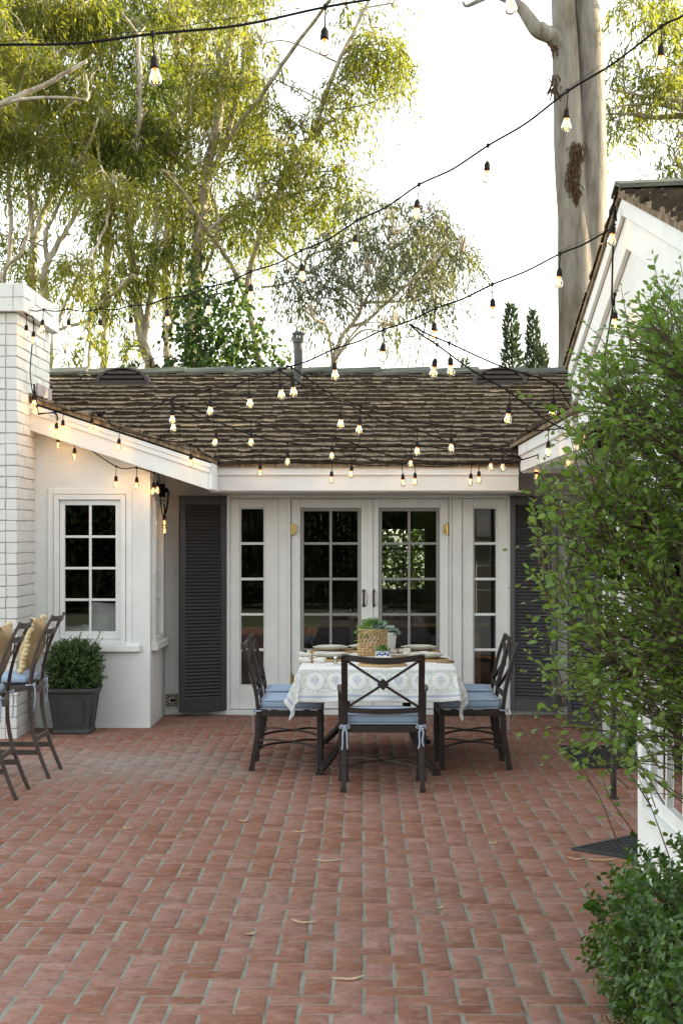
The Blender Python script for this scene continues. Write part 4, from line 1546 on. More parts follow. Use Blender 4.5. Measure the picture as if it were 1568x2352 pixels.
tag(leafobj('succulent_plant', V, F, A, M['succ'], None), 'little green succulent in the small blue and white pot', 'succulent')

# ------------------------------------------------------------------ bar stools with cushions and pompom pillows
def make_stool(label):
    t = thing('bar_stool', label, 'bar stool', (0, 0, 0), 'iron bar stools with high backs in a row')
    B = M['stool_iron']
    hw = .22
    sh = .645
    for s in (-1, 1):
        m = MB()
        m.bar(crom([(s * (hw + .01), -.335, 0), (s * (hw + .006), -.285, .12), (s * hw, -.225, .30), (s * hw, -.195, .48), (s * hw, -.195, sh)], 5), .026, .024, up=(0, 1, 0))
        m.build('leg', B, t, bevel=.002)
        m = MB()
        m.bar(crom([(s * (hw + .01), .25, 0), (s * hw, .21, .3), (s * hw, .20, sh)], 5), .026, .024, up=(0, 1, 0))
        m.build('leg', B, t, bevel=.002)
        m = MB()
        m.bar([(s * (hw + .003), -.262, .185), (s * (hw + .004), .225, .185)], .016, .036)
        m.build('side_rail', B, t, bevel=.002)
    m = MB()
    m.bar([(-hw, -.235, .275), (hw, -.235, .275)], .018, .036)
    m.build('rear_rail', B, t, bevel=.002)
    m = MB()
    m.bar([(-hw, .215, .24), (hw, .215, .24)], .018, .036)
    m.build('footrest', B, t, bevel=.002)
    m = MB()
    for s in (-1, 1):
        m.bar(crom([(s * hw, -.195, sh), (s * (hw - .01), 0, sh - .03), (s * hw, .20, sh)], 4), .030, .042)
    m.bar(crom([(-hw, -.195, sh), (0, -.215, sh - .04), (hw, -.195, sh)], 4), .026, .050)
    m.bar([(-hw, .20, sh), (hw, .20, sh)], .026, .042)
    m.box(-hw + .02, hw - .02, -.18, .19, sh - .012, sh + .012)
    m.build('seat', B, t, bevel=.002)
    def pp(s, z):
        k = (z - sh) / .5
        return Vector((s * (hw - .006 * k), -.195 - .03 * k - .135 * k * k, z))
    m = MB()
    zt = 1.145
    for s in (-1, 1):
        m.bar([pp(s, sh + (zt - sh) * i / 8) for i in range(9)], .026, .020, up=(0, 1, 0))
    for z, dip in ((zt - .022, .022), (zt - .115, .018)):
        a, b = pp(-1, z), pp(1, z)
        m.bar([a + (b - a) * (i / 8) + Vector((0, -dip * math.sin(math.pi * i / 8) * 1.2, -dip * math.sin(math.pi * i / 8) * .4)) for i in range(9)], .014, .038)
    # two pairs of bent straps crossing low on the back
    for s in (-1, 1):
        pts = []
        for i in range(9):
            k = i / 8
            z = sh + .02 + (zt - .115 - sh - .04) * k
            x = s * (.205 * math.cos(k * math.pi * .5) ** 1 - .085 * k) if k < 1 else s * -.085
            x = s * (.20 - .29 * k + .10 * math.sin(k * math.pi))
            p = pp(1, z)
            pts.append(Vector((x, p.y - .012, z)))
        m.bar(pts, .014, .010, up=(0, 1, 0))
    m.build('backrest', B, t, bevel=.002)
    m = MB()
    rbox(m, -hw + .012, hw - .012, -.178, .205, sh + .016, sh + .078, r=.025, crown=.012)
    cu = m.build('cushion', M['cushion'], t, smooth=True)
    for s in (-1, 1):
        m = MB()
        tie_mesh(m, s * hw, -.195, sh + .012, L=.20)
        m.build('tie', M['tie'], cu, smooth=True)
    return t
def make_pillow(label):
    """tan square pillow with a row of pompoms down each side, leaning on the stool's back"""
    t = thing('throw_pillow', label, 'pillow', (0, 0, 0), 'tan pillows with pompom fringe on the bar stools')
    m = MB()
    W_, H_ = .40, .40
    rot = Matrix.Rotation(math.radians(104), 4, 'X')
    base = Vector((0, -.125, .735))
    def tr(x, y, z): return base + (rot @ Vector((x, y, z)))
    n = 12
    vs, fs = [], []
    for side in (1, -1):
        for j in range(n + 1):
            for i in range(n + 1):
                u, v = i / n * 2 - 1, j / n * 2 - 1
                e = (1 - abs(u) ** 2.4) * (1 - abs(v) ** 2.4)
                px = u * W_ / 2 * (1 - .06 * (1 - v * v))
                py = (v * H_ / 2) * (1 - .06 * (1 - u * u)) + H_ / 2
                vs.append(tr(px, py, side * .075 * max(0, e) ** .55))
    K = (n + 1) ** 2
    for j in range(n):
        for i in range(n):
            a = j * (n + 1) + i
            fs.append((a, a + 1, a + n + 2, a + n + 1))
            fs.append((K + a, K + a + n + 1, K + a + n + 2, K + a + 1))
    m.add(vs, fs)
    m.build('pillow_body', M['tan'], t, smooth=True)
    rd = random.Random(3)
    for s in (-1, 1):
        m = MB()
        for k in range(13):
            v = -1 + 2 * (k + .5) / 13
            c = tr(s * (W_ / 2 * .96 + .008), v * H_ / 2 * .98 + H_ / 2, rd.gauss(0, .006))
            r = rd.uniform(.019, .024)
            rr = random.Random(k)
            b0 = len(m.v)
            m.ball(c, r, 9, 6)
            m.v[b0:] = [tuple(Vector(p) + (Vector(p) - c) * rr.uniform(-.14, .18)) for p in m.v[b0:]]
        m.build('pompom_fringe', M['pom'], t, smooth=True)
    return t
s1 = make_stool('farthest of the row of bar stools, closest to the planter')
p1_ = make_pillow('tan pompom pillow on the farthest bar stool')
ST = [(-2.535, 11.73), (-2.575, 10.79), (-2.59, 9.85)]
s1.location = (*ST[0], 0); s1.rotation_euler = (0, 0, math.pi / 2)
p1_.location = (*ST[0], 0); p1_.rotation_euler = (0, 0, math.pi / 2)
dup(s1, (*ST[1], 0), math.pi / 2 + .03, 'middle bar stool, cut by the left edge of the photo')
dup(p1_, (*ST[1], 0), math.pi / 2 + .03, 'tan pompom pillow on the middle bar stool')
dup(s1, (*ST[2], 0), math.pi / 2 - .02, 'nearest bar stool, almost wholly outside the left edge')
dup(p1_, (*ST[2], 0), math.pi / 2 - .02, 'tan pompom pillow on the nearest bar stool')

# ------------------------------------------------------------------ planter, doormats, pole
pc = Vector((-2.50, 14.20, 0))
pl = thing('planter', 'square dark tapered planter with panelled sides against the white wall', 'planter', pc)
m = MB()
def sq(h, z): return [(pc.x - h, pc.y - h, z), (pc.x + h, pc.y - h, z), (pc.x + h, pc.y + h, z), (pc.x - h, pc.y + h, z)]
prof = [(.158, 0), (.162, .012), (.160, .030), (.152, .036), (.192, .345), (.196, .350), (.208, .358), (.210, .380), (.206, .392), (.184, .392), (.176, .345), (0.0, .345)]
vs, fs = [], []
for (h, z) in prof: vs += sq(max(h, .001), z)
for i in range(len(prof) - 1):
    for j in range(4):
        j2 = (j + 1) % 4
        fs.append((i * 4 + j, i * 4 + j2, i * 4 + 4 + j2, i * 4 + 4 + j))
fs.append((3, 2, 1, 0))
m.add(vs, fs)
m.build('pot_body', M['pot'], pl, bevel=.007, seg=2)
for (nx_, ny_) in ((0, -1), (1, 0)):
    m = MB()
    def fp(u, z):
        h = .152 + .040 * (z - .036) / .309 + .001
        return (pc.x + (u if nx_ == 0 else h * nx_), pc.y + (h * ny_ if ny_ else u), z)
    path = [(-.11, .30), (-.095, .315), (.095, .315), (.115, .295), (.105, .10), (.085, .075), (-.085, .075), (-.105, .10)]
    m.tube([fp(u, z) for u, z in path], .0045, 6, closed=True)
    m.build('panel_moulding', M['pot'], pl, smooth=True)
m = MB(); m.box(pc.x - .176, pc.x + .176, pc.y - .176, pc.y + .176, .346, .352); m.build('potting_soil', M['soil'], pl)

def doormat(o, u, n, lu, ln, label):
    """open-work rubber mat: a rim, scrolls of rubber rings"""
    o, u, n = Vector(o), Vector(u).normalized(), Vector(n).normalized()
    t = thing('doormat', label, 'doormat', o, 'black rubber doormats')
    m = MB()
    def pt(a, b, z): return o + u * a + n * b + Vector((0, 0, z))
    def bx(a0, a1, b0, b1, z0, z1): m.obox(pt((a0 + a1) / 2, (b0 + b1) / 2, (z0 + z1) / 2), u * ((a1 - a0) / 2), n * ((b1 - b0) / 2), (0, 0, (z1 - z0) / 2))
    r = .028
    bx(0, lu, 0, r, .001, .016); bx(0, lu, ln - r, ln, .001, .016); bx(0, r, r, ln - r, .001, .0155); bx(lu - r, lu, r, ln - r, .001, .0155)
    bx(r, lu - r, r, ln - r, .001, .005)
    m.build('mat_base', M['mat'], t, bevel=.002)
    m = MB()
    s = .052
    ia, ib = int((lu - 2 * r) / s), int((ln - 2 * r) / s)
    for i in range(ia):
        for j in range(ib):
            a, b = r + s * (i + .5), r + s * (j + .5)
            k = 9
            m.tube([pt(a + .021 * math.cos(q), b + .021 * math.sin(q), .009) for q in [2 * math.pi * h / k for h in range(k)]], .006, 4, closed=True)
            a2, b2 = a + s / 2, b + s / 2
            if i < ia - 1 and j < ib - 1:
                m.ball(pt(a2, b2, .009), .009, 5, 4)
    m.build('scroll_pattern', M['mat'], t)
    return t
doormat((1.565, 12.0, 0), (0, 1, 0), (1, 0, 0), 1.19, .455, 'black rubber scroll doormat farther away, before the side door under the shrub')
doormat((1.121, 8.9, 0), (.707, .707, 0), (.74, -.673, 0), .90, .44, 'nearer black rubber doormat lying diagonally at the white corner')
m = MB()
m.tube([(1.615, 10.63, 0), (1.615, 10.63, 2.46)], .020, 12)
m.lathe([(.034, 0), (.034, .006), (.022, .010)], 12, (1.615, 10.63, 0))
tag(m.build('iron_post', M['iron'], None, smooth=False), 'thin black iron post standing on the bricks behind the shrub', 'post')

# pillows and a sofa seen through the left window
def soft_pillow(c, w_, h_, t_, rx, rz_, label):
    o = thing('sofa_pillow', label, 'pillow', c, 'pale pillows inside the left window')
    m = MB()
    n = 12
    rot = Matrix.Rotation(rz_, 4, 'Z') @ Matrix.Rotation(rx, 4, 'X')
    vs, fs = [], []
    for side_ in (1, -1):
        for j in range(n + 1):
            for i in range(n + 1):
                u, v = i / n * 2 - 1, j / n * 2 - 1
                e = max(0, (1 - abs(u) ** 2.2) * (1 - abs(v) ** 2.2))
                px = u * w_ / 2 * (1 - .08 * (1 - v * v)); py = v * h_ / 2 * (1 - .08 * (1 - u * u)) + h_ / 2
                vs.append(Vector(c) + (rot @ Vector((px, py, side_ * t_ * e ** .55))))
    K = (n + 1) ** 2
    for j in range(n):
        for i in range(n):
            a = j * (n + 1) + i
            fs.append((a, a + 1, a + n + 2, a + n + 1)); fs.append((K + a, K + a + n + 1, K + a + n + 2, K + a + 1))
    m.add(vs, fs)
    m.build('pillow_body', M['grey_pillow'], o, smooth=True)
soft_pillow((-2.27, 14.92, .70), .42, .40, .075, math.radians(84), .12, 'large pale grey pillow standing in the lower right of the left window')
soft_pillow((-2.62, 14.86, .63), .30, .27, .065, math.radians(72), .25, 'small cream pillow low in the left window')
soft_pillow((-2.43, 14.86, .66), .26, .24, .065, math.radians(76), -.1, 'pale pillow behind the middle bar of the left window')
sf = thing('window_seat', 'dark upholstered sofa just inside the left window', 'sofa', (-3.2, 15.2, 0))
m = MB(); m.box(-4.6, -2.06, 14.68, 15.5, .021, .62); m.build('seat', M['sofa'], sf, bevel=.03, seg=3)
m = MB(); m.box(-4.6, -2.06, 15.52, 15.75, .021, .95); m.build('backrest', M['sofa'], sf, bevel=.03, seg=3)
# dining table and a lamp inside the main room
it = thing('side_table', 'dark wooden table standing inside the room behind the glazed doors', 'table', (.2, 17.9, .02))
m = MB(); m.box(-.75, 1.3, 17.2, 18.6, .74, .78); m.build('tabletop', M['wood'], it, bevel=.004)
for (a, b) in ((-.65, 17.3), (1.2, 17.3), (-.65, 18.5), (1.2, 18.5)):
    m = MB(); m.box(a - .03, a + .03, b - .03, b + .03, .021, .739); m.build('leg', M['wood'], it)
# ------------------------------------------------------------------ festoon string lights
WIRE, SOCK, BULB = .082, .046, .064      # drop wire, socket and bulb lengths
def bulb_meshes():
    m = MB()
    m.tube([(0, 0, .004), (.002, .001, -.03), (-.001, 0, -.06), (0, 0, -WIRE)], .0032, 6)
    m.lathe([(0, -WIRE + .004), (.007, -WIRE + .002), (.0125, -WIRE - .008), (.0155, -WIRE - .012), (.0155, -WIRE - .030), (.0165, -WIRE - .031), (.0165, -WIRE - SOCK), (.0135, -WIRE - SOCK), (.0135, -WIRE - SOCK + .004), (0, -WIRE - SOCK + .004)], 14)
    m.lathe([(0, .012), (.008, .010), (.010, 0), (.006, -.010), (0, -.012)], 10)
    s = m.build('socket', M['socket'], None, smooth=True)
    z = -WIRE - SOCK
    m = MB()
    m.lathe([(.0125, z + .003), (.0128, z - .006), (.0165, z - .018), (.0215, z - .030), (.0235, z - .040), (.0220, z - .050), (.0165, z - .059), (.008, z - .0635), (0, z - .0645)], 16, m=0)
    for k in range(4):
        a = 2 * math.pi * (k + .5) / 4
        m.tube([(.0035 * math.cos(a), .0035 * math.sin(a), z - .006), (.0062 * math.cos(a), .0062 * math.sin(a), z - .020), (.0052 * math.cos(a), .0052 * math.sin(a), z - .046)], .0021, 5, m=1)
    m.lathe([(.0105, z + .002), (.0108, z - .004), (.007, z - .009), (.003, z - .012)], 10, m=2)
    b = m.build('bulb', [M['bulb_glass'], M['filament'], M['neck_glow']], None, smooth=True)
    return s, b
SOCKET, BULB_OB = bulb_meshes()
HANG = WIRE + SOCK + .034
nb = [0]
GLOW = bpy.data.lights.new('bulb_light', 'POINT')      # the light each bulb gives off
GLOW.energy = 0.17
GLOW.color = (1.0, 0.50, 0.14)
GLOW.shadow_soft_size = 0.012
def string_light(label, pts, messenger=False, r=.0052, sag=.028):
    """pts: (x, y, distance[, kind]) measured on bulbs ('b', the default) or on the cord itself ('c')"""
    root = thing('string_light', label, 'string lights', P(*pts[0][:3]), 'festoon string lights over the patio')
    nodes, bulbs = [], []
    for q in pts:
        p = P(q[0], q[1], q[2])
        k = q[3] if len(q) > 3 else 'b'
        if k == 'b':
            p = p + Vector((0, 0, HANG))
            bulbs.append(p)
        nodes.append(p)
    path = []
    for i, p in enumerate(nodes):
        path.append(p)
        if i < len(nodes) - 1 and sag:
            q = nodes[i + 1]
            h = math.hypot(q.x - p.x, q.y - p.y)
            path.append((p + q) / 2 - Vector((0, 0, sag * h)))
    m = MB()
    m.tube(crom(path, 5), r, 6)
    m.build('cord', M['cord'], root, smooth=True)
    if messenger:
        m = MB()
        m.tube([p + Vector((0, 0, .012)) for p in nodes], .0012, 4)
        m.build('support_wire', M['cord'], root, smooth=True)
    for p in bulbs:
        if nb[0] == 0:
            s, b = SOCKET, BULB_OB
        else:
            s, b = SOCKET.copy(), BULB_OB.copy()
            COL.objects.link(s); COL.objects.link(b)
        nb[0] += 1
        s.parent = root
        s.location = p - Vector(root.location)
        s.rotation_euler = (random.gauss(0, .05), random.gauss(0, .05), random.uniform(0, 6.28))
        b.parent = s
        lt = bpy.data.objects.new('bulb_light', GLOW)
        COL.objects.link(lt)
        lt.parent = s
        lt.location = (0, 0, -WIRE - SOCK - .032)
    return root
C_ = 'c'
string_light('nearest string of lights crossing the top of the view from the left', [(-140, 118, 5.95, C_), (0, 103, 6.0, C_), (351, 178, 6.1), (747, 113, 6.3), (1168, 15, 5.9), (1650, -150, 5.6, C_)], True)
string_light('long string of lights sweeping from the top right corner down to the brick chimney',
    [(1750, -90, 6.6, C_), (1605, 8, 6.95, C_), (1518, 145, 7.25), (1303, 288, 7.75), (1120, 408, 8.3), (962, 493, 8.85), (820, 572, 9.4), (692, 637, 9.95), (577, 682, 10.45), (477, 715, 11.0), (383, 738, 11.5), (302, 753, 12.05), (230, 758, 12.6), (156, 757, 13.1), (101, 757, 13.5), (63, 709, 14.02, C_)], True)
string_light('string of lights from the gable peak, dipping left past the pipe to the left roof',
    [(1412, 515, 8.66, C_), (1389, 533, 8.8, C_), (1285, 650, 9.1), (1130, 719, 9.3), (1000, 773, 9.5), (881, 820, 9.7), (767, 863, 9.95), (641, 908, 10.3), (572, 928, 10.8), (484, 945, 11.5), (397, 965, 12.2), (231, 951, 14.1, C_)], True)
string_light('upper of the two strings branching right from the peak string toward the shrub', [(940, 744, 9.6, C_), (1031, 853, 9.4), (1271, 945, 9.6), (1345, 955, 10.85, C_)])
string_light('lower of the two strings branching right from the peak string toward the shrub', [(940, 746, 9.6, C_), (1003, 857, 9.4), (1170, 963, 9.8), (1340, 1005, 10.85, C_)])
string_light('string running right over the dark roof with two close bulbs beside the pipe', [(641, 849, 10.3, C_), (669, 902, 10.4), (829, 988, 11.3), (1036, 1030, 12.0), (1259, 1040, 11.6), (1340, 1012, 10.85), (1350, 975, 10.8, C_)])
string_light('string over the middle of the roof ending at the right end of the white eave', [(641, 850, 10.3, C_), (783, 975, 11.0), (958, 1038, 12.2), (1153, 1075, 13.6), (1219, 1058, 14.5, C_)])
string_light('string leaving the left roof hook and sinking to the eave above the french doors', [(390, 925, 12.2, C_), (399, 984, 12.3), (501, 1018, 12.7), (660, 1062, 13.4), (944, 1066, 14.0), (1127, 1073, 14.3), (1217, 1056, 14.6, C_)])
string_light('short string over the lower left roof between the hook and the eave', [(390, 923, 12.2, C_), (577, 1017, 12.5), (762, 1048, 13.4), (1000, 1062, 14.4, C_), (1215, 1050, 14.62, C_)])
string_light('string along the white eave with bulbs in front of the fascia', [(482, 1047, 14.2, C_), (599, 1087, 14.6), (762, 1103, 14.6), (923, 1110, 14.55), (1083, 1108, 14.55), (1228, 1098, 14.5), (1300, 1040, 11.9, C_)])
string_light('second string close along the eave, its bulbs paired with the first', [(482, 1049, 14.21, C_), (700, 1062, 14.5, C_), (808, 1090, 14.5), (953, 1107, 14.5), (1099, 1103, 14.45), (1302, 1068, 12.5), (1345, 1020, 11.0, C_)])
string_light('cord dropping from the gable peak down the gable wall behind the shrub', [(1414, 508, 8.64, C_), (1410, 553, 8.62), (1404, 690, 8.6, C_), (1411, 748, 8.55), (1392, 790, 8.6, C_), (1385, 860, 8.8, C_)], sag=0)
string_light('string running down the corner of the brick chimney', [(-30, 706, 13.66, C_), (0, 703, 13.66, C_), (32, 701, 13.66, C_), (62, 768, 13.8), (78, 783, 13.9), (70, 850, 14.02, C_), (77, 905, 14.12, C_), (79, 928, 14.1), (81, 945, 14.12), (88, 950, 14.1, C_)], sag=0)
string_light('string following the sloping white rake of the left wing', [(88, 950, 14.1, C_), (146, 986, 14.12), (214, 983, 14.15), (275, 1029, 14.15), (438, 1064, 14.15), (484, 1050, 14.2, C_)])
string_light('string swagged across the left wing wall over the window to the corner', [(88, 952, 14.11, C_), (129, 993, 14.18), (136, 1024, 14.3), (173, 1050, 14.32), (267, 1114, 14.36), (314, 1117, 14.36), (345, 1083, 14.33, C_), (356, 1129, 14.40), (362, 1127, 14.44), (370, 1120, 14.75, C_), (369, 1150, 14.9, C_), (375, 1185, 15.0, C_), (384, 1160, 15.0, C_), (386, 1125, 15.05, C_), (379, 1130, 15.1, C_)], sag=0)
string_light('last loop of lights hanging at the inner corner beside the left shutter', [(372, 1122, 14.9, C_), (369, 1152, 14.95, C_), (378, 1203, 15.0), (379, 1221, 15.02), (385, 1165, 15.0, C_), (388, 1128, 15.05, C_)], sag=0)
# small outdoor power box at the inner corner, and a hook camera on the left roof edge
pb = P(379, 1127, 15.25)
m = MB()
m.box(XL + .001, XL + .05, 15.12, 15.20, pb.z - .06, pb.z + .06)
m.box(XL + .012, XL + .075, 15.135, 15.185, pb.z - .02, pb.z + .025)
tag(m.build('power_outlet', M['cord'], None, bevel=.004), 'small black outdoor outlet box at the inner corner of the left wing', 'outlet')
hp = P(231, 955, 14.25)
m = MB()
m.tube([hp + Vector((0, .0, -.10)), hp], .008, 6)
m.ball(hp + Vector((0, 0, .015)), .024, 10, 7, sq=(1.3, 1, 1))
m.tube([hp + Vector((.0, 0, .02)), hp + Vector((.04, -.02, .03))], .012, 8)
tag(m.build('roof_hook', M['cord'], None, smooth=True), 'small black camera-like fitting on the left roof edge', 'fitting')
# ------------------------------------------------------------------ vegetation
def unit(a):
    return a / np.maximum(np.linalg.norm(a, axis=-1, keepdims=True), 1e-9)

def leaf_quads(pos, d, nrm, L, W, fold=.25, shape='lance'):
    """leaves as folded blades: arrays of base points, directions, normals, lengths, widths"""
    d = unit(d)
    s = unit(np.cross(d, nrm))
    n = np.cross(s, d)
    L, W = L[:, None], W[:, None]
    if shape == 'lance':
        pts = [pos, pos + d * L * .42 + s * W * .5 + n * W * fold, pos + d * L, pos + d * L * .42 - s * W * .5 + n * W * fold]
        v = np.stack(pts, 1).reshape(-1, 3)
        i = np.arange(len(pos))[:, None] * 4
        f = i + np.array([[0, 1, 2, 3]])
        return v, f
    pts = [pos, pos + d * L * .28 + s * W * .42 + n * W * fold * .8, pos + d * L * .68 + s * W * .40 + n * W * fold * .5, pos + d * L - n * L * .06,
           pos + d * L * .68 - s * W * .40 + n * W * fold * .5, pos + d * L * .28 - s * W * .42 + n * W * fold * .8]
    v = np.stack(pts, 1).reshape(-1, 3)
    i = np.arange(len(pos))[:, None] * 6
    f = np.concatenate([i + np.array([[0, 1, 2, 3]]), i + np.array([[0, 3, 4, 5]])], 1).reshape(-1, 4)
    return v, f

def noise_rnd(pos, sc, seed):
    """clumps of lighter and darker leaves"""
    a = np.sin(pos[:, 0] * sc + seed) + np.sin(pos[:, 1] * sc * 1.1 + 2 * seed) + np.sin(pos[:, 2] * sc * .9 + 3 * seed)
    return np.clip(.5 + a * .12 + rng.normal(0, .2, len(pos)), 0, 1)

class Tree:
    def __init__(s, name, label, cat, loc, group, bark, leaf):
        s.t = thing(name, label, cat, loc, group)
        s.w = MB()
        s.bark, s.leaf = bark, leaf
        s.axis = []                      # (point, radius) along the wood, for attaching limbs
        s.lp, s.ld, s.lL, s.lW = [], [], [], []
    def limb(s, pts, r0, r1, n=9, k=5, wob=.0):
        c = crom(pts, k)
        m = len(c)
        rs = [r0 + (r1 - r0) * (i / (m - 1)) for i in range(m)]
        if wob:
            c = [p + Vector((random.gauss(0, wob), random.gauss(0, wob), 0)) if 0 < i < m - 1 else p for i, p in enumerate(c)]
            rs = [r * (1 + random.gauss(0, .04)) for r in rs]
        s.w.tube(c, rs, n)
        s.axis += list(zip(c, rs))
        return c
    def blob(s, c, rx, ry, rz, sprays, leafL=(.11, .18), leafW=(.020, .030), nleaf=13, droop=.8, sub=6):
        """a hanging mass of foliage: sub-branches from the nearest wood, drooping sprays of leaves on them"""
        c = Vector(c)
        cand = [(p, r) for (p, r) in s.axis if p.z < c.z + .8 * rz] or s.axis
        a, ar = min(cand, key=lambda q: (q[0] - c).length + .5 * abs(q[0].z - c.z + rz))
        ends = []
        mid = (a + c) / 2 + Vector((random.gauss(0, .12), random.gauss(0, .12), .18 * (c - a).length))
        r0 = max(.012, min(ar * .55, .035))
        s.w.tube(crom([a, mid, c + Vector((0, 0, .2 * rz))], 5), [r0 * (1 - .055 * i) for i in range(11)], 6)
        for _ in range(sub):
            e = c + Vector((random.uniform(-1, 1) * rx * .8, random.uniform(-1, 1) * ry * .8, random.uniform(-.2, .9) * rz))
            st = c + Vector((0, 0, .2 * rz))
            mm = (st + e) / 2 + Vector((0, 0, .15))
            cc = crom([st, mm, e], 4)
            s.w.tube(cc, [.011 - .0008 * i for i in range(len(cc))], 4)
            ends += cc
        E = np.array([tuple(p) for p in ends])
        u = rng.normal(size=(sprays, 3))
        u = unit(u) * (rng.random((sprays, 1)) ** .40)
        o = np.array(c) + u * np.array([rx, ry, rz])
        # each spray starts from a point drawn part of the way to the nearest sub-branch
        dd = np.linalg.norm(o[:, None] - E[None], axis=2)
        o = o + (E[dd.argmin(1)] - o) * rng.uniform(.0, .35, (sprays, 1))
        outw = unit(u * np.array([1, 1, .3]) + rng.normal(0, .35, (sprays, 3)))
        ln = rng.uniform(.35, .85, sprays)
        for j in range(nleaf):
            k = (j + .5) / nleaf
            p = o + outw * (ln[:, None] * .55 * k) + np.array([0, 0, -1.0]) * (ln[:, None] * droop * k * k) + rng.normal(0, .025, (sprays, 3))
            d = outw * (.45 - .25 * k) + np.array([0, 0, -1]) * (.55 + .5 * k) * droop + rng.normal(0, .42, (sprays, 3))
            s.lp.append(p); s.ld.append(d)
            s.lL.append(rng.uniform(*leafL, sprays)); s.lW.append(rng.uniform(*leafW, sprays))
    def done(s, shape='lance', sc=.9):
        s.w.build('trunk', s.bark, s.t, smooth=True)
        if s.lp:
            p, d = np.concatenate(s.lp), np.concatenate(s.ld)
            L, W = np.concatenate(s.lL), np.concatenate(s.lW)
            nr = unit(rng.normal(size=p.shape))
            v, f = leaf_quads(p, d, nr, L, W, .2, shape)
            rn = noise_rnd(p, sc, random.random() * 9)
            if shape != 'lance': rn = np.repeat(rn, 2)
            np_mesh('crown', v, f, s.leaf, s.t, attr=rn)
        return s.t

def base_of(x, Y):
    return Vector(((x - CX) * Y / F_PX, Y, 0))
def px(n, Y): return n * Y / F_PX

GE = 'eucalyptus trees standing behind the house'
SPEC = [
  # label, Y, base x, [(trunk pts)], r0 px, r1 px, extra limbs [(pts, r0, r1)]
  ('leftmost eucalyptus, thin twin stems above the chimney', 25, 0, [(2, 700), (10, 650), (19, 612), (54, 568), (80, 470), (95, 380), (150, 250)], 6, 2, [([(19, 612), (26, 500), (20, 400), (40, 240), (70, 120)], 6, 2)]),
  ('eucalyptus with two pale upright trunks directly behind the chimney', 28, 74, [(74, 700), (74, 640), (84, 540), (109, 470), (140, 405), (190, 330)], 13, 4, [([(80, 600), (70, 480), (64, 380), (70, 240), (120, 60), (130, -60)], 7, 3)]),
  ('leaning eucalyptus whose sunlit stems bend right from the chimney corner', 26, 105, [(102, 720), (99, 640), (128, 570), (160, 520), (186, 470), (230, 390)], 10, 3, [([(110, 600), (105, 540), (130, 480), (160, 420), (205, 330), (225, 270)], 6, 2)]),
  ('slim eucalyptus leaning right, lit pale along its whole stem', 24, 118, [(118, 850), (130, 750), (179, 638), (224, 561), (248, 504), (246, 440), (232, 380)], 4.5, 2, []),
  ('tall slim eucalyptus rising left of the round roof vent', 29, 240, [(240, 900), (241, 800), (243, 640), (252, 500), (258, 408), (250, 250), (262, 100), (270, -60)], 10, 5, [([(243, 640), (262, 560), (290, 540), (300, 480)], 3, 1.5)]),
  ('thin eucalyptus pole left of the tall slim trunk', 31, 206, [(205, 900), (207, 740), (214, 632), (222, 520), (215, 420), (226, 260)], 4.5, 2.5, []),
  ('eucalyptus with a low dark limb reaching left behind the chimney', 27, 352, [(360, 900), (349, 852), (326, 776), (318, 700), (306, 620), (298, 520), (300, 400), (320, 260), (318, 80)], 14, 5, [([(118, 769), (150, 752), (205, 734), (232, 698), (272, 664), (306, 634)], 3, 6.5), ([(330, 790), (342, 700), (352, 640), (356, 560), (360, 430)], 8, 4)]),
  ('straight eucalyptus trunk with sunlit right edge left of the thickest one', 30, 390, [(390, 900), (386, 820), (383, 740), (382, 632), (387, 500), (392, 400), (402, 250), (410, 60), (414, -60)], 11, 6, [([(386, 780), (408, 680), (419, 560), (424, 440), (436, 250), (446, 100)], 8, 4)]),
  ('thickest pale eucalyptus of the group, forking wide near the top', 27, 440, [(440, 900), (438, 830), (441, 720), (452, 600), (462, 480), (478, 380), (498, 290), (520, 160), (536, 30), (542, -60)], 17, 8, [([(470, 430), (505, 360), (545, 290), (600, 220), (660, 130), (735, 30), (790, -40)], 7, 3.5), ([(490, 400), (515, 330), (552, 200), (566, 60), (572, -60)], 6, 4), ([(455, 660), (480, 600), (500, 520), (480, 440), (400, 400), (370, 390)], 5, 2), ([(462, 480), (440, 430), (420, 380), (390, 350)], 4, 2)]),
  ('eucalyptus leaning left then sweeping up right in full sun', 26, 598, [(604, 900), (598, 856), (583, 760), (568, 660), (594, 548), (638, 444), (679, 362), (721, 304), (743, 234), (775, 144), (817, 64), (856, -20)], 8.5, 4, [([(590, 800), (560, 670), (520, 590), (500, 560), (470, 520), (420, 440), (378, 392)], 6.5, 2.5), ([(600, 545), (690, 620), (706, 590), (760, 570), (830, 545)], 3.5, 1.5), ([(743, 234), (770, 230), (800, 190), (850, 150)], 3.5, 1.5), ([(735, 250), (780, 250), (840, 240), (880, 222), (925, 210)], 2.6, .7), ([(840, 240), (870, 250), (905, 245), (918, 222)], 1.6, .6), ([(600, 660), (660, 650), (720, 618), (790, 560)], 3, 1.2)]),
  ('low weeping eucalyptus with a dark bent limb right of the chimney pipe', 23, 766, [(764, 900), (768, 830), (782, 780), (806, 748), (826, 715), (836, 697), (872, 694), (905, 693)], 6.5, 3, [([(802, 750), (840, 738), (876, 706), (908, 676), (940, 648), (990, 600), (1030, 560)], 4.5, 1.5), ([(836, 697), (860, 650), (880, 600), (905, 540)], 3, 1.5), ([(905, 693), (960, 690), (1000, 660)], 2.4, 1)]),
]
TREES = []
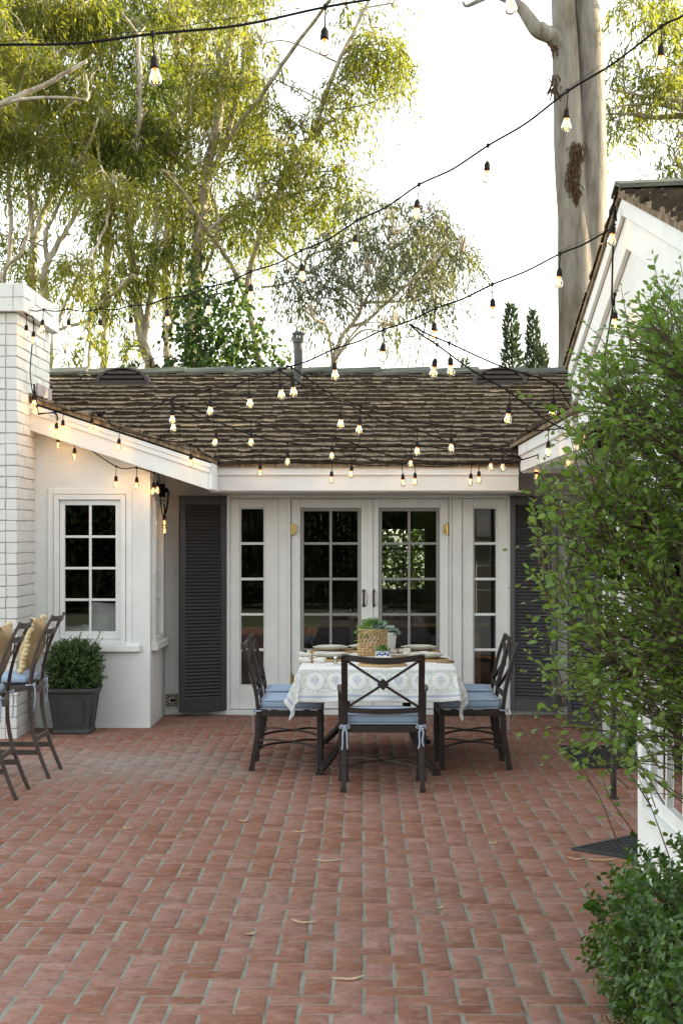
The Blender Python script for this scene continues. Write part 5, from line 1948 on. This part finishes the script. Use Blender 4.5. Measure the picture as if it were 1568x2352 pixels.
for (lab, Y, bx, tr_, r0, r1, limbs) in SPEC:
    t = Tree('eucalyptus_tree', lab, 'tree', base_of(bx, Y), GE, M['euc_bark'], M['grey_leaf'] if 'low weeping' in lab else M['euc_leaf'])
    first = tr_[0]
    pts = [base_of(first[0] + random.uniform(-4, 4), Y)] + [P(x, y, Y + .25 * math.sin(y * .02 + bx)) for (x, y) in tr_]
    t.limb(pts, px(r0 * 1.08, Y), px(r1, Y), n=10, k=6, wob=.008)
    for (lp, a, b) in limbs:
        t.limb([P(x, y, Y + .25 * math.sin(y * .02 + bx) - .004 * i * abs(x - lp[0][0]) * .5) for i, (x, y) in enumerate(lp)], px(a, Y), px(b, Y), n=7, k=5, wob=.006)
    t.Y = Y
    t.cx = [(x, y) for (x, y) in tr_] + [q for l in limbs for q in l[0]]
    TREES.append(t)

def nearest_tree(x, y, pool):
    return min(pool, key=lambda t: min((x - a) ** 2 + (y - b) ** 2 for a, b in t.cx) * random.uniform(.5, 1.5))
def put(t, x, y, rx, ry, dens=1.0, droop=.85, dY=None, nleaf=13, L=(.11, .18), W=(.020, .031)):
    Y = t.Y + (random.gauss(0, .7) if dY is None else dY)
    a, b = px(rx, Y), px(ry, Y)
    n = int(max(8, 105 * dens * (rx * ry) / 3000.0))
    t.blob(P(x, y, Y), a, max(.45, a * .9), b, n, droop=droop, nleaf=nleaf, leafL=L, leafW=W)

# two bare dark limbs of the leftmost tree reaching towards the viewer
for l, r in (([(-80, 290, 24.8), (-40, 262, 23), (40, 222, 22.4), (100, 196, 22.3), (150, 168, 22.2), (200, 140, 22.2)], 9), ([(-40, 262, 23), (20, 236, 22.5), (70, 226, 22.2), (140, 224, 22), (199, 229, 22)], 5.5), ([(199, 231, 22), (203, 205, 22), (196, 172, 22)], 3.5)):
    TREES[0].limb([P(x, y, Y) for (x, y, Y) in l], px(r, 22.5), px(r * .45, 22.5), n=8, k=6, wob=.008)
left_pool = TREES[:9]
# the dense left canopy: uneven clumps on a jittered lattice, thinner below
for gy in range(-50, 640, 62):
    for gx in range(-30, 600, 72):
        x, y = gx + random.uniform(-30, 30), gy + random.uniform(-26, 26)
        if y < 330:
            dens = random.choice((.55, .9, 1.25, 1.5))
            if 500 < x and 40 < y < 160: dens *= .5
        elif y < 520:
            dens = random.choice((.15, .4, .65, .9))
        else:
            dens = random.choice((0, .1, .25, .4))
        if 40 < x < 150 and 440 < y < 560: dens *= .35
        if 255 < x < 330 and 470 < y < 560: dens *= .3
        if dens > .1:
            put(nearest_tree(x, y, left_pool), x, y, random.uniform(42, 66), random.uniform(36, 58), dens)
for (x, y, rx, ry, d) in [(150, 640, 40, 34, .5), (240, 690, 26, 60, .6), (205, 780, 30, 36, .5), (290, 800, 40, 26, .55), (150, 815, 34, 22, .5), (345, 640, 26, 50, .6), (180, 700, 26, 40, .35), (280, 640, 28, 40, .5), (380, 560, 36, 50, .8), (420, 480, 40, 50, .8), (330, 560, 36, 40, .8), (36, 560, 30, 50, .5), (60, 600, 34, 24, .4), (390, 690, 18, 40, .35), (300, 700, 24, 40, .35)]:
    put(nearest_tree(x, y, left_pool[2:]), x, y, rx, ry, d)
T9, T10 = TREES[9], TREES[10]
for (x, y, rx, ry, d) in [(868, 110, 58, 44, 1.3), (905, 150, 34, 40, 1.2), (905, 190, 30, 26, .8), (830, 150, 40, 40, 1.0), (790, 195, 40, 40, .9), (740, 260, 36, 44, .7), (690, 300, 44, 40, .9), (650, 350, 50, 44, 1.1), (770, 300, 40, 40, .8), (800, 262, 34, 22, .6), (720, 390, 50, 36, 1.0), (780, 400, 40, 36, .8), (640, 430, 48, 44, 1.1), (590, 470, 50, 48, 1.1), (700, 450, 50, 40, 1.1), (820, 300, 30, 26, .4), (800, 30, 50, 30, .5), (900, 20, 40, 22, .35), (850, 60, 34, 24, .5), (620, 260, 40, 40, .8), (580, 330, 46, 44, .9), (600, 110, 44, 40, .55), (650, 200, 30, 30, .3), (560, 200, 44, 44, .6), (780, 450, 50, 34, .9), (740, 490, 46, 36, .9), (640, 520, 48, 44, .95), (560, 560, 40, 40, .8)]:
    put(T9, x, y, rx, ry, d * (.9 if y < 280 and x > 760 else .75))
for (x, y, rx, ry, d) in [(850, 470, 56, 34, .9), (920, 490, 44, 34, .75), (985, 500, 40, 50, .8), (1020, 560, 48, 46, .85), (1062, 590, 36, 40, .7), (960, 570, 50, 48, .95), (890, 560, 54, 44, .95), (820, 560, 50, 44, .9), (760, 575, 46, 42, .8), (920, 630, 50, 36, .8), (990, 640, 44, 44, .8), (850, 640, 44, 36, .6), (780, 650, 42, 36, .6), (720, 640, 40, 40, .6), (1000, 720, 18, 44, .55), (980, 680, 26, 30, .5), (945, 690, 26, 30, .35), (690, 700, 38, 44, .6), (660, 640, 34, 40, .7), (720, 740, 26, 30, .4), (880, 770, 16, 40, .25), (905, 750, 16, 26, .25), (740, 690, 36, 30, .35), (1010, 530, 30, 40, .6)]:
    put(T10, x, y, rx, ry, d * .88, droop=1.0, L=(.10, .16), W=(.017, .025))
for t in TREES: t.done()

# broad-leaved ivy climbing the thick trunk and bushing behind the ridge
iv = Tree('ivy', 'dark green broad-leaved ivy climbing the thickest eucalyptus trunk above the roof ridge', 'climber', base_of(470, 25.5), None, M['dark_bark'], M['ivy_leaf'])
iv.limb([base_of(470, 25.9), P(468, 900, 25.9), P(462, 780, 25.9), P(462, 650, 26)], .03, .01, n=6)
iv.limb([base_of(520, 25.5), P(520, 880, 25.5), P(540, 800, 25.5), P(560, 740, 25.4)], .025, .01, n=6)
def ivy_put(x, y, rx, ry, n):
    Y = 25.6 + random.gauss(0, .25)
    iv.blob(P(x, y, Y), px(rx, Y), .45, px(ry, Y), n, leafL=(.07, .11), leafW=(.055, .085), nleaf=6, droop=.6, sub=3)
for (x, y, rx, ry, n) in [(462, 620, 16, 40, 14), (450, 690, 24, 34, 30), (498, 680, 22, 36, 30), (536, 715, 30, 30, 34), (470, 745, 34, 34, 40), (420, 770, 24, 28, 22), (515, 775, 36, 30, 40), (560, 790, 28, 30, 26), (452, 815, 34, 24, 30), (505, 830, 40, 20, 28), (400, 838, 30, 12, 14), (580, 838, 34, 14, 22), (628, 822, 24, 22, 22), (345, 845, 26, 8, 10), (300, 850, 18, 6, 6), (600, 760, 18, 24, 12), (540, 660, 20, 26, 14), (425, 700, 16, 26, 12)]:
    ivy_put(x, y, rx, ry, n)
iv.done('broad', 1.5)

# the big pale trunk at the right: two fused stems, a broken limb stub, shaggy scar
BY = 24.0
bt = Tree('eucalyptus_tree', 'huge pale eucalyptus trunk of two fused stems at the right, towering beside the gable', 'tree', base_of(1330, BY), GE, M['big_bark'], M['euc_leaf'])
def fused():
    rows = [(-160, 1284, 28, 1342, 29), (0, 1292, 27, 1347, 29), (80, 1296, 29, 1351, 30), (160, 1299, 31, 1355, 30), (240, 1302, 32, 1357, 32), (330, 1306, 34, 1356, 37), (420, 1312, 36, 1354, 41), (500, 1318, 38, 1354, 40), (580, 1320, 40, 1348, 42), (680, 1322, 42, 1342, 44), (780, 1324, 43, 1338, 46), (900, 1326, 46, 1340, 48), (1100, 1326, 54, 1342, 56)]
    vs, fs = [], []
    K = 72
    path = rows
    zb = P(0, 1100, BY).z
    for (y, xa, ra, xb, rb) in path:
        a, b = P(xa, y, BY), P(xb, y, BY + .12)
        Ra, Rb = px(ra, BY), px(rb, BY)
        c = (a + b) / 2
        for j in range(K):
            q = 2 * math.pi * j / K
            d = Vector((math.cos(q), math.sin(q), 0))
            best = 0
            for (p, R) in ((a, Ra), (b, Rb)):
                oc = c - p; oc.z = 0
                B_ = oc.dot(d); C2 = oc.dot(oc) - R * R
                disc = B_ * B_ - C2
                if disc > 0: best = max(best, -B_ + math.sqrt(disc))
            best *= 1 + .018 * math.sin(q * 5 + y * .011) + .012 * math.sin(q * 9 - y * .023)
            vs.append(Vector((c.x, c.y, a.z)) + d * best)
    n = len(path)
    for i in range(n - 1):
        for j in range(K):
            j2 = (j + 1) % K
            fs.append((i * K + j, (i + 1) * K + j, (i + 1) * K + j2, i * K + j2))
    # down to the ground
    b0 = len(vs)
    for j in range(K):
        p = vs[(n - 1) * K + j]
        c = P(1334, 1100, BY)
        vs.append(Vector((c.x + (p.x - c.x) * 1.25, c.y + (p.y - c.y) * 1.25, -.05)))
    for j in range(K):
        j2 = (j + 1) % K
        fs.append(((n - 1) * K + j, b0 + j, b0 + j2, (n - 1) * K + j2))
    bt.w.add(vs, fs)
fused()
bt.axis = [(P(1300, 0, BY), .2)]
bt.w.tube(crom([P(1300, 130, BY), P(1270, 85, BY - .1), P(1235, 70, BY - .2), P(1212, 40, BY - .2), P(1190, 12, BY - .2), P(1150, -8, BY - .2), P(1100, -25, BY - .2)], 5), [px(24 - .58 * i, BY) for i in range(31)], 12)
bt.w.tube(crom([P(1120, -8, BY - .3), P(1090, 6, BY - .35), P(1070, 14, BY - .4), P(1062, 4, BY - .4)], 4), [px(6 - .25 * i, BY) for i in range(13)], 8)
bt.w.ball(P(1243, 66, BY - .12), px(16, BY), 10, 7)
# high crown out of the frame above, kept for its shade
for (x, y, r) in ((1250, -420, 150), (1420, -480, 170), (1100, -560, 130), (1350, -640, 150)):
    bt.Y = BY
    put(bt, x, y, r, r * .7, .35, dY=random.gauss(0, 1))
bt.done()
m = MB()
rd = random.Random(5)
zs = np.linspace(325, 440, 60)
for y in zs:
    for _ in range(3):
        x = 1318 + 5 * math.sin(y * .06) + rd.gauss(0, 7) * (.55 + .5 * abs(math.sin(y * .035)))
        p = P(x, y, BY - px(37, BY) - .01 + rd.uniform(-.02, .03) + .02)
        l = rd.uniform(.08, .28)
        q = p + Vector((rd.gauss(0, .035), -rd.uniform(.0, .06), -l))
        mid = (p + q) / 2 + Vector((rd.gauss(0, .02), -.03, 0))
        m.sweep([p, mid, q], [(-.007, -.0015), (.007, -.0015), (.007, .0015), (-.007, .0015)], (0, 1, 0))
m.build('shaggy_bark', M['shag'], bt.t)
m = MB()
for y in (64, 70, 76, 82, 90, 98, 0, 172, 180, 190, 198, 206):
    if y == 0:
        m.build('shaggy_bark', M['shag'], bt.t)
        m = MB()
        continue
    for _ in range(4):
        x = 1272 + rd.gauss(0, 6)
        p = P(x, y, BY - px(30, BY) + .06)
        q = p + Vector((rd.gauss(0, .05), -.03, -rd.uniform(.1, .25)))
        m.sweep([p, (p + q) / 2 + Vector((0, -.03, 0)), q], [(-.010, -.002), (.010, -.002), (.010, .002), (-.010, .002)], (0, 1, 0))
m.build('shaggy_bark', M['shag'], bt.t)

# eucalyptus at the far right, hanging into the frame behind the big trunk
rt = Tree('eucalyptus_tree', 'eucalyptus foliage hanging in from the top right corner behind the huge trunk', 'tree', base_of(1720, 26), GE, M['euc_bark'], M['euc_leaf'])
rt.Y = 26
rt.limb([base_of(1720, 26), P(1715, 700, 26), P(1700, 400, 26), P(1660, 150, 26), P(1640, -100, 26)], .22, .10)
for l in ([(1680, 290), (1600, 262), (1540, 246), (1470, 238), (1395, 250)], [(1660, 250), (1580, 235), (1500, 225), (1400, 205)], [(1650, 130), (1560, 75), (1510, 40), (1460, 10), (1430, -20)], [(1690, 470), (1620, 430), (1560, 380), (1545, 340)], [(1600, 262), (1500, 270), (1450, 262), (1388, 262)]):
    rt.limb([P(x, y, 26 - .1 * i) for i, (x, y) in enumerate(l)], .055, .012, n=6)
for (x, y, rx, ry, d) in [(1425, 30, 26, 26, .5), (1460, 20, 40, 30, .7), (1520, 10, 40, 40, 1.0), (1550, 60, 34, 40, 1.0), (1500, 70, 30, 34, .5), (1420, 160, 30, 36, .7), (1470, 170, 34, 34, .6), (1410, 230, 30, 34, .7), (1450, 250, 36, 36, .7), (1500, 200, 40, 40, .9), (1545, 190, 40, 44, 1.0), (1560, 250, 26, 30, .6), (1420, 300, 26, 30, .6), (1400, 280, 20, 30, .4), (1565, 330, 22, 40, .9), (1555, 390, 26, 26, .8), (1515, 395, 22, 20, .6), (1570, 420, 26, 26, .8), (1620, 120, 70, 90, .8), (1640, 300, 60, 90, .8)]:
    put(rt, x, y, rx, ry, d)
rt.done()

# dark columnar cypresses far behind
for (x, top, bw, Y, lab) in ((1186, 700, 62, 62, 'taller pointed dark cypress far behind the right end of the roof'), (1236, 716, 56, 64, 'second pointed cypress, right of the taller one'), (1258, 790, 32, 60, 'short pointed conifer tip at the foot of the second cypress'), (1081, 828, 22, 62, 'tiny conifer tip poking over the middle of the roof ridge')):
    t = thing('cypress_tree', lab, 'tree', base_of(x, Y), 'far conifers behind the roof')
    zt = P(x, top, Y).z
    c = base_of(x, Y)
    lean = -px(14, Y)
    m = MB(); m.tube([c, c + Vector((lean * .3, 0, zt * .5)), c + Vector((lean, 0, zt * .97))], [.14, .09, .02], 6); m.build('trunk', M['dark_bark'], t, smooth=True)
    n = 5200 if bw > 40 else 1700
    zz = zt * (1 - rng.random(n) ** .75 * (1 if bw > 40 else .6))
    R0 = px(bw, Y) / 2 / ((zt - P(x, 862, Y).z) / zt) ** .7
    lob = .75 + .25 * np.sin(zz * 5 + x) * np.sin(zz * 2.3)
    rr = R0 * np.clip(1 - zz / zt, 0, 1) ** .7 * lob * np.sqrt(rng.random(n)) + .03
    a = rng.random(n) * 6.283
    p = np.stack([c.x + lean * (zz / zt) + rr * np.cos(a), c.y + rr * np.sin(a), zz], 1)
    d = np.stack([np.cos(a) * .55, np.sin(a) * .55, np.full(n, .8)], 1) + rng.normal(0, .25, (n, 3))
    v, f = leaf_quads(p, d, unit(rng.normal(size=(n, 3))), rng.uniform(.18, .36, n), rng.uniform(.05, .09, n))
    np_mesh('crown', v, f, M['cypress'], t, attr=noise_rnd(p, 3, x))

# evergreen hedge beyond the back window and unseen growth added right and behind, for shade and darker reflections
def rough_hedge(name, label, cat, x0, x1, y0, y1, z1, n, leaf, L, group=None):
    t = thing(name, label, cat, ((x0 + x1) / 2, (y0 + y1) / 2, 0), group)
    m = MB()
    for i in range(5):
        xx = x0 + (x1 - x0) * (i + .5) / 5
        m.tube([(xx, (y0 + y1) / 2, 0), (xx + .05, (y0 + y1) / 2, z1 * .7)], [.05, .02], 6)
    m.build('trunk', M['dark_bark'], t)
    u = rng.random((n, 3))
    ax = rng.integers(0, 3, n)
    sh = 1 - rng.random(n) ** 2 * .0
    p = np.stack([x0 + (x1 - x0) * u[:, 0], y0 + (y1 - y0) * u[:, 1], z1 * u[:, 2]], 1)
    p += .12 * np.sin(p[:, [1, 2, 0]] * 4.1) + .08 * np.sin(p[:, [2, 0, 1]] * 9.3)
    d = rng.normal(size=(n, 3)) + np.array([0, 0, .4])
    v, f = leaf_quads(p, d, unit(rng.normal(size=(n, 3))), rng.uniform(*L, n), rng.uniform(*L, n) * .6, shape='broad')
    np_mesh('crown', v, f, leaf, t, attr=np.repeat(noise_rnd(p, 2, 1.3), 2))
rough_hedge('garden_bush', 'green bush seen through the far window of the room behind the doors', 'bush', -.6, 1.8, 21.6, 22.6, 2.2, 8000, M['ivy_leaf'], (.06, .11))

for i, (x0, x1, lab) in enumerate(((-9, -3, 'unseen dark hedge added behind the viewer to the left to darken reflections'), (-3.3, 3, 'unseen dark hedge added behind the viewer in the middle to darken reflections'), (2.7, 9, 'unseen dark hedge added behind the viewer to the right to darken reflections'))):
    rough_hedge('reflection_hedge', lab, 'hedge', x0, x1, -8.6, -7, 3.4 + .15 * i, 11000, M['dark_hedge'], (.10, .17), 'unseen hedges added to darken reflections')  # added out of view so the panes reflect something dark

for (x0, x1, y0, y1, z, lab) in ((5.4, 8.2, 16.0, 20.5, 8.0, 'unseen dense evergreen added beyond the right wing to block the sun'), (8.0, 11.0, 14.0, 19.0, 9.0, 'taller unseen evergreen added beyond the right wing to block the sun')):
    rough_hedge('sun_blocker_tree', lab, 'tree', x0, x1, y0, y1, z, 4200, M['ivy_leaf'], (.25, .45), 'unseen evergreens added to block the sun')  # added out of view to keep the sun off chimney and courtyard

fn = thing('reflection_fence', 'unseen dark board fence added behind the hedges to close bright reflection gaps', 'fence', (0, -9.2, 0))  # added so that gaps in the hedges reflect dark boards
m = MB()
x = -10.0
while x < 10.0:
    m.box(x, x + .135, -9.215, -9.19, 0, 3.3 + random.uniform(-.01, .01))
    x += .142
m.build('boards', M['dark_bark'], fn)
for x in (-10, -6, -2, 2, 6, 10):
    m = MB(); m.box(x - .05, x + .05, -9.32, -9.216, 0, 3.35); m.build('post', M['dark_bark'], fn)
# ------------------------------------------------------------------ near planting
def in_poly(x, y, poly):
    c = False
    n = len(poly)
    for i in range(n):
        x1, y1 = poly[i]; x2, y2 = poly[(i + 1) % n]
        if (y1 > y) != (y2 > y) and x < (x2 - x1) * (y - y1) / (y2 - y1) + x1: c = not c
    return c

def big_shrub():
    t = thing('shrub', 'tall airy round-leaved shrub filling the right side before the white bay', 'shrub', (1.5, 7.0, 0))
    wood = MB()
    rd = random.Random(12)
    poly = [(1480, 640), (1590, 610), (1700, 700), (1700, 1840), (1480, 1800), (1420, 1760), (1330, 1770), (1240, 1750), (1230, 1660), (1260, 1600), (1205, 1520), (1215, 1420), (1195, 1300), (1220, 1180), (1215, 1100), (1255, 1010), (1290, 930), (1318, 820), (1400, 740)]
    def dens(x, y):
        d = .35
        if x > 1300 and 800 < y < 1620: d = 1.0
        if x > 1380 and 880 < y < 1560: d = 1.25
        if x < 1270: d = .42
        if y > 1600: d = .14 if x < 1400 else .30
        if y > 1700: d = .16
        if y < 900 and x > 1390: d = 1.15
        if y < 760: d = .75
        if y < 690: d = .4
        return d
    # main stems fan out of the bed at the right
    mains = []
    for i in range(30):
        bx, by = rd.uniform(1.50, 2.0), rd.uniform(6.5, 7.4)
        while True:
            tx, ty = rd.uniform(1230, 1690), rd.uniform(660, 1560)
            if in_poly(tx, ty, poly): break
        e = P(tx, ty, rd.uniform(6.3, 7.5))
        b = Vector((bx, by, 0))
        h = e.z
        k1 = b + Vector(((e.x - b.x) * .04 + rd.gauss(0, .04), (e.y - b.y) * .2, h * .38))
        k2 = b + Vector(((e.x - b.x) * .45 + rd.gauss(0, .05), (e.y - b.y) * .6, h * .75))
        c = crom([b, k1, k2, e], 7)
        n = len(c)
        wood.tube(c, [.009 - .007 * j / (n - 1) for j in range(n)], 6)
        mains += c[5:]
    A = np.array([tuple(p) for p in mains])
    LP, LD, LN, LL, LW = [], [], [], [], []
    def twig(end, start, nleaf, spread=1.0):
        d = end - start
        up = Vector((0, 0, 1))
        mid = (start + end) / 2 + Vector((rd.gauss(0, .02), rd.gauss(0, .02), .06 * d.length - .0))
        c = crom([start, mid, end], 6)
        n = len(c)
        wood.tube(c, [.0032 - .0020 * j / (n - 1) for j in range(n)], 4)
        L = max(d.length, .05)
        for j in range(nleaf):
            k = 1 - (j / nleaf) * min(.85, .42 / L + .25)
            k = max(.05, k)
            q = k * (n - 1)
            i = min(int(q), n - 2)
            p = c[i].lerp(c[i + 1], q - i)
            tg = (c[i + 1] - c[i]).normalized()
            side = tg.cross(up)
            if side.length < .1: side = Vector((1, 0, 0))
            side.normalize()
            sgn = 1 if j % 2 else -1
            ld = (tg * rd.uniform(.3, .8) + side * sgn * rd.uniform(.4, 1.0) + Vector((rd.gauss(0, .35), rd.gauss(0, .35), rd.gauss(.05, .35)))).normalized()
            if j == 0: ld = (tg + Vector((rd.gauss(0, .2), rd.gauss(0, .2), 0))).normalized()
            pet = .007
            LP.append(p + ld * pet); LD.append(ld)
            nn = Vector((rd.gauss(0, .55), rd.gauss(-.35, .5), 1)).normalized()
            LN.append(nn)
            sz = rd.uniform(.025, .046) * (.75 if j < 2 else 1)
            LL.append(sz); LW.append(sz * rd.uniform(.66, .88))
    cnt = 0
    while cnt < 1650:
        x, y = rd.uniform(1185, 1700), rd.uniform(610, 1850)
        if not in_poly(x, y, poly) or rd.random() > dens(x, y) / 1.25: continue
        if x > 1600 and rd.random() < .5: continue
        e = P(x, y, rd.uniform(6.15, 7.6))
        s_ = e + Vector((rd.uniform(.02, .3), rd.uniform(-.15, .15), rd.uniform(-.36, -.03)))
        dd = np.linalg.norm(A - np.array(s_), axis=1)
        j = int(dd.argmin())
        st = Vector(A[j])
        if dd[j] > .35: st = s_ + (st - s_).normalized() * .12
        twig(e, st, rd.randint(6, 11))
        cnt += 1
    # long single shoots reaching left and the sparse low arching ones
    for (x0, y0, x1, y1, Y, n) in ((1330, 1000, 1200, 905, 6.8, 9), (1330, 1260, 1170, 1262, 6.6, 6), (1340, 1300, 1180, 1345, 6.7, 9), (1380, 1560, 1205, 1540, 6.6, 9), (1400, 1680, 1196, 1690, 6.5, 10), (1420, 1700, 1250, 1752, 6.5, 6), (1360, 1500, 1210, 1452, 6.8, 8), (1330, 1170, 1212, 1130, 6.8, 9), (1568, 1660, 1380, 1690, 6.4, 12), (1600, 1700, 1450, 1770, 6.3, 8), (1600, 1740, 1440, 1745, 6.4, 8), (1600, 1850, 1500, 1822, 6.2, 5), (1545, 760, 1500, 590, 6.9, 10), (1590, 760, 1560, 600, 6.9, 9), (1450, 820, 1425, 660, 7.0, 9), (1420, 900, 1318, 810, 6.9, 10), (1400, 840, 1345, 745, 7.0, 6), (1480, 1560, 1420, 1700, 6.6, 12), (1500, 1600, 1440, 1760, 6.6, 12), (1560, 1560, 1500, 1720, 6.6, 12), (1380, 1600, 1290, 1700, 6.7, 12), (1400, 1640, 1330, 1755, 6.7, 12), (1300, 1560, 1235, 1640, 6.7, 8)):
        twig(P(x1, y1, Y - .05), P(x0, y0, Y + .1), n)
    o = wood.build('stems', M['twig'], t, smooth=True)
    lp, ld, ln = (np.array([tuple(v) for v in q]) for q in (LP, LD, LN))
    v, f = leaf_quads(lp, ld, ln, np.array(LL), np.array(LW), .16, 'broad')
    np_mesh('foliage', v, f, M['shrub_leaf'], t, attr=np.repeat(noise_rnd(lp, 2.5, 2.0), 2), smooth=False)
big_shrub()

def hedge(name, label, cat, dist, n_shoot, leafmat, size, c, box, round_=.35, core=True, seed=1, shoots=40, parent_loc=None):
    """clipped evergreen: short leafy shoots over a rounded block, a few longer ones breaking the outline"""
    r = np.random.default_rng(seed)
    t = thing(name, label, cat, parent_loc or (c[0], c[1], 0))
    hx, hy, z0, z1 = box
    wood = MB()
    rd = random.Random(seed)
    N_ = n_shoot + shoots
    u = unit(r.normal(size=(N_, 3)))
    m_ = np.abs(u).max(1, keepdims=True)
    u = u / (m_ ** (1 - round_))                      # between a ball and a block
    u = u * np.clip(1 - r.random((N_, 1)) ** 2.2 * .55, 0, 1)
    u *= 1 + .05 * np.sin(u[:, [1]] * 9 + 1) + .05 * np.sin(u[:, [2]] * 11) + .04 * np.sin(u[:, [0]] * 14 + 2)
    cz, hz = (z0 + z1) / 2, (z1 - z0) / 2
    p = np.array([c[0], c[1], cz]) + u * np.array([hx, hy, hz])
    k = p[:, 2] > z0 + .01
    p, u = p[k], u[k]
    od = unit(u + np.array([0, 0, .55]) + r.normal(0, .35, u.shape))
    ln = r.uniform(.045, .10, len(p)) * size / .022
    ln[-shoots:] *= 1.9
    LP, LD, LN, LL = [], [], [], []
    for i in range(len(p)):
        a, b = Vector(p[i]), Vector(p[i]) + Vector(od[i]) * ln[i]
        wood.tube([a - Vector(od[i]) * ln[i] * .6, a, b], [.0022, .0018, .001], 3)
    pairs = 6
    for j in range(pairs):
        kk = (j + .6) / pairs
        q = p + od * (ln * kk)[:, None]
        s1 = unit(np.cross(od, r.normal(size=od.shape)))
        for sg in (-1, 1):
            d = unit(od * .55 + s1 * sg * .8 + r.normal(0, .25, od.shape))
            LP.append(q); LD.append(d); LN.append(unit(od + r.normal(0, .35, od.shape)))
            LL.append(r.uniform(.7, 1.2, len(q)) * size)
    for i in range(7):
        a = rd.uniform(0, 6.28)
        wood.tube([(c[0] + .04 * math.cos(a), c[1] + .04 * math.sin(a), max(0, z0 - .02)), (c[0] + hx * .4 * math.cos(a), c[1] + hy * .4 * math.sin(a), cz), (c[0] + hx * .75 * math.cos(a), c[1] + hy * .75 * math.sin(a), cz + hz * .6)], [.010, .007, .003], 5)
    wood.build('stems', M['twig'], t, smooth=True)
    lp, ld, ln_, LL = np.concatenate(LP), np.concatenate(LD), np.concatenate(LN), np.concatenate(LL)
    v, f = leaf_quads(lp, ld, ln_, LL, LL * .62, .18, 'broad')
    np_mesh('foliage', v, f, leafmat, t, attr=np.repeat(noise_rnd(lp, 7, seed), 2))
    return t
hedge('boxwood_hedge', 'clipped dark green boxwood hedge in the lower right corner', 'hedge', 0, 4400, M['hedge_leaf'], .030, (1.59, 5.40, 0), (.68, .88, -.02, .520), seed=4, shoots=170)
hedge('boxwood_shrub', 'small round boxwood growing in the dark square planter', 'shrub', 0, 1050, M['box_leaf'], .021, (-2.50, 14.20), (.185, .185, .345, .745), round_=.55, seed=9, shoots=60, parent_loc=(-2.5, 14.2, .346))

def fern(c, r_, h, n, label):
    t = thing('fern', label, 'plant', c)
    V, D, NN, LL, LW = [], [], [], [], []
    m = MB()
    rd = random.Random(3)
    for i in range(n):
        a = rd.uniform(0, 6.28); R = rd.uniform(.3, 1) * r_
        e = Vector(c) + Vector((R * math.cos(a), R * math.sin(a), h * rd.uniform(.5, 1)))
        cc = crom([Vector(c), Vector(c) + Vector((R * .3 * math.cos(a), R * .3 * math.sin(a), h * .7)), e], 5)
        m.tube(cc, .0016, 3)
        for k in range(2, len(cc)):
            for s in (-1, 1):
                V.append(cc[k]); dd = (cc[k] - cc[k - 1]).normalized() + Vector((rd.gauss(0, .5), rd.gauss(0, .5), rd.gauss(0, .3)))
                D.append(dd); NN.append((rd.gauss(0, .5), rd.gauss(0, .5), 1)); LL.append(rd.uniform(.05, .09)); LW.append(.008)
    m.build('stems', M['twig'], t)
    A = [np.array([tuple(q) for q in z]) for z in (V, D, NN)]
    v, f = leaf_quads(A[0], A[1], A[2], np.array(LL), np.array(LW))
    np_mesh('foliage', v, f, M['fern'], t, attr=rng.random(len(f)))
fern((1.93, 11.9, 0), .17, .42, 60, 'bright green feathery plant at the foot of the right wall behind the post')

# fallen eucalyptus leaves on the bricks
def fallen(px_, py_, L, ang, curl, label, mt='dry'):
    Y = F_PX * EYE / (py_ - CY)
    c = Vector(((px_ - CX) * Y / F_PX, Y, 0))
    m = MB()
    n = 8
    u = Vector((math.cos(ang), math.sin(ang), 0)); s = Vector((-u.y, u.x, 0))
    l, r = [], []
    for i in range(n + 1):
        k = i / n
        w_ = .010 * math.sin(math.pi * (k ** .8)) + .0008
        p = c + u * (L * (k - .5)) + s * (curl * (k - .5) ** 2 * 4) + Vector((0, 0, .004 + .010 * abs(k - .5)))
        l.append(p + s * w_ + Vector((0, 0, .003))); r.append(p - s * w_)
    vs = l + r
    m.add(vs, [(i, i + 1, n + 2 + i, n + 1 + i) for i in range(n)])
    o = m.build('fallen_leaf', M[mt], None)
    sd = o.modifiers.new('thick', 'SOLIDIFY'); sd.thickness = .0012
    tag(o, label, 'leaf', 'fallen leaves on the brick patio')
FL = [(752, 1980, .15, .1, .02, 'pale dry leaf lying on the bricks in the middle distance below the armchair'),
      (694, 2122, .12, -.3, .03, 'curved dry leaf on the bricks left of centre'),
      (805, 2252, .14, .3, .03, 'curled tan leaf on the bricks nearest the bottom edge'),
      (1132, 1939, .06, .5, .01, 'small yellowed leaf on the bricks right of the table'),
      (1322, 1976, .09, -.2, .03, 'curled dry leaf just below the near doormat'),
      (1382, 1978, .16, .05, .01, 'long straw-coloured leaf beside the hedge and the near doormat'),
      (690, 1913, .10, .2, .02, 'dry leaf on the bricks left of the armchair'),
      (246, 1779, .08, .0, .01, 'dark leaf on the dusty bricks by the stools'),
      (578, 2148, .06, .9, .01, 'small dry leaf left of the curved one'),
      (742, 1832, .05, 1.2, .01, 'tiny leaf on the bricks beside the flared table leg'),
      (290, 1905, .07, -.5, .02, 'small dry leaf on the left of the patio'),
      (1013, 2088, .05, .8, .01, 'tiny dry leaf right of centre on the bricks'),
      (560, 1888, .06, .4, .01, 'small tan leaf left of the nearer dining chair')]
for a in FL: fallen(*a)
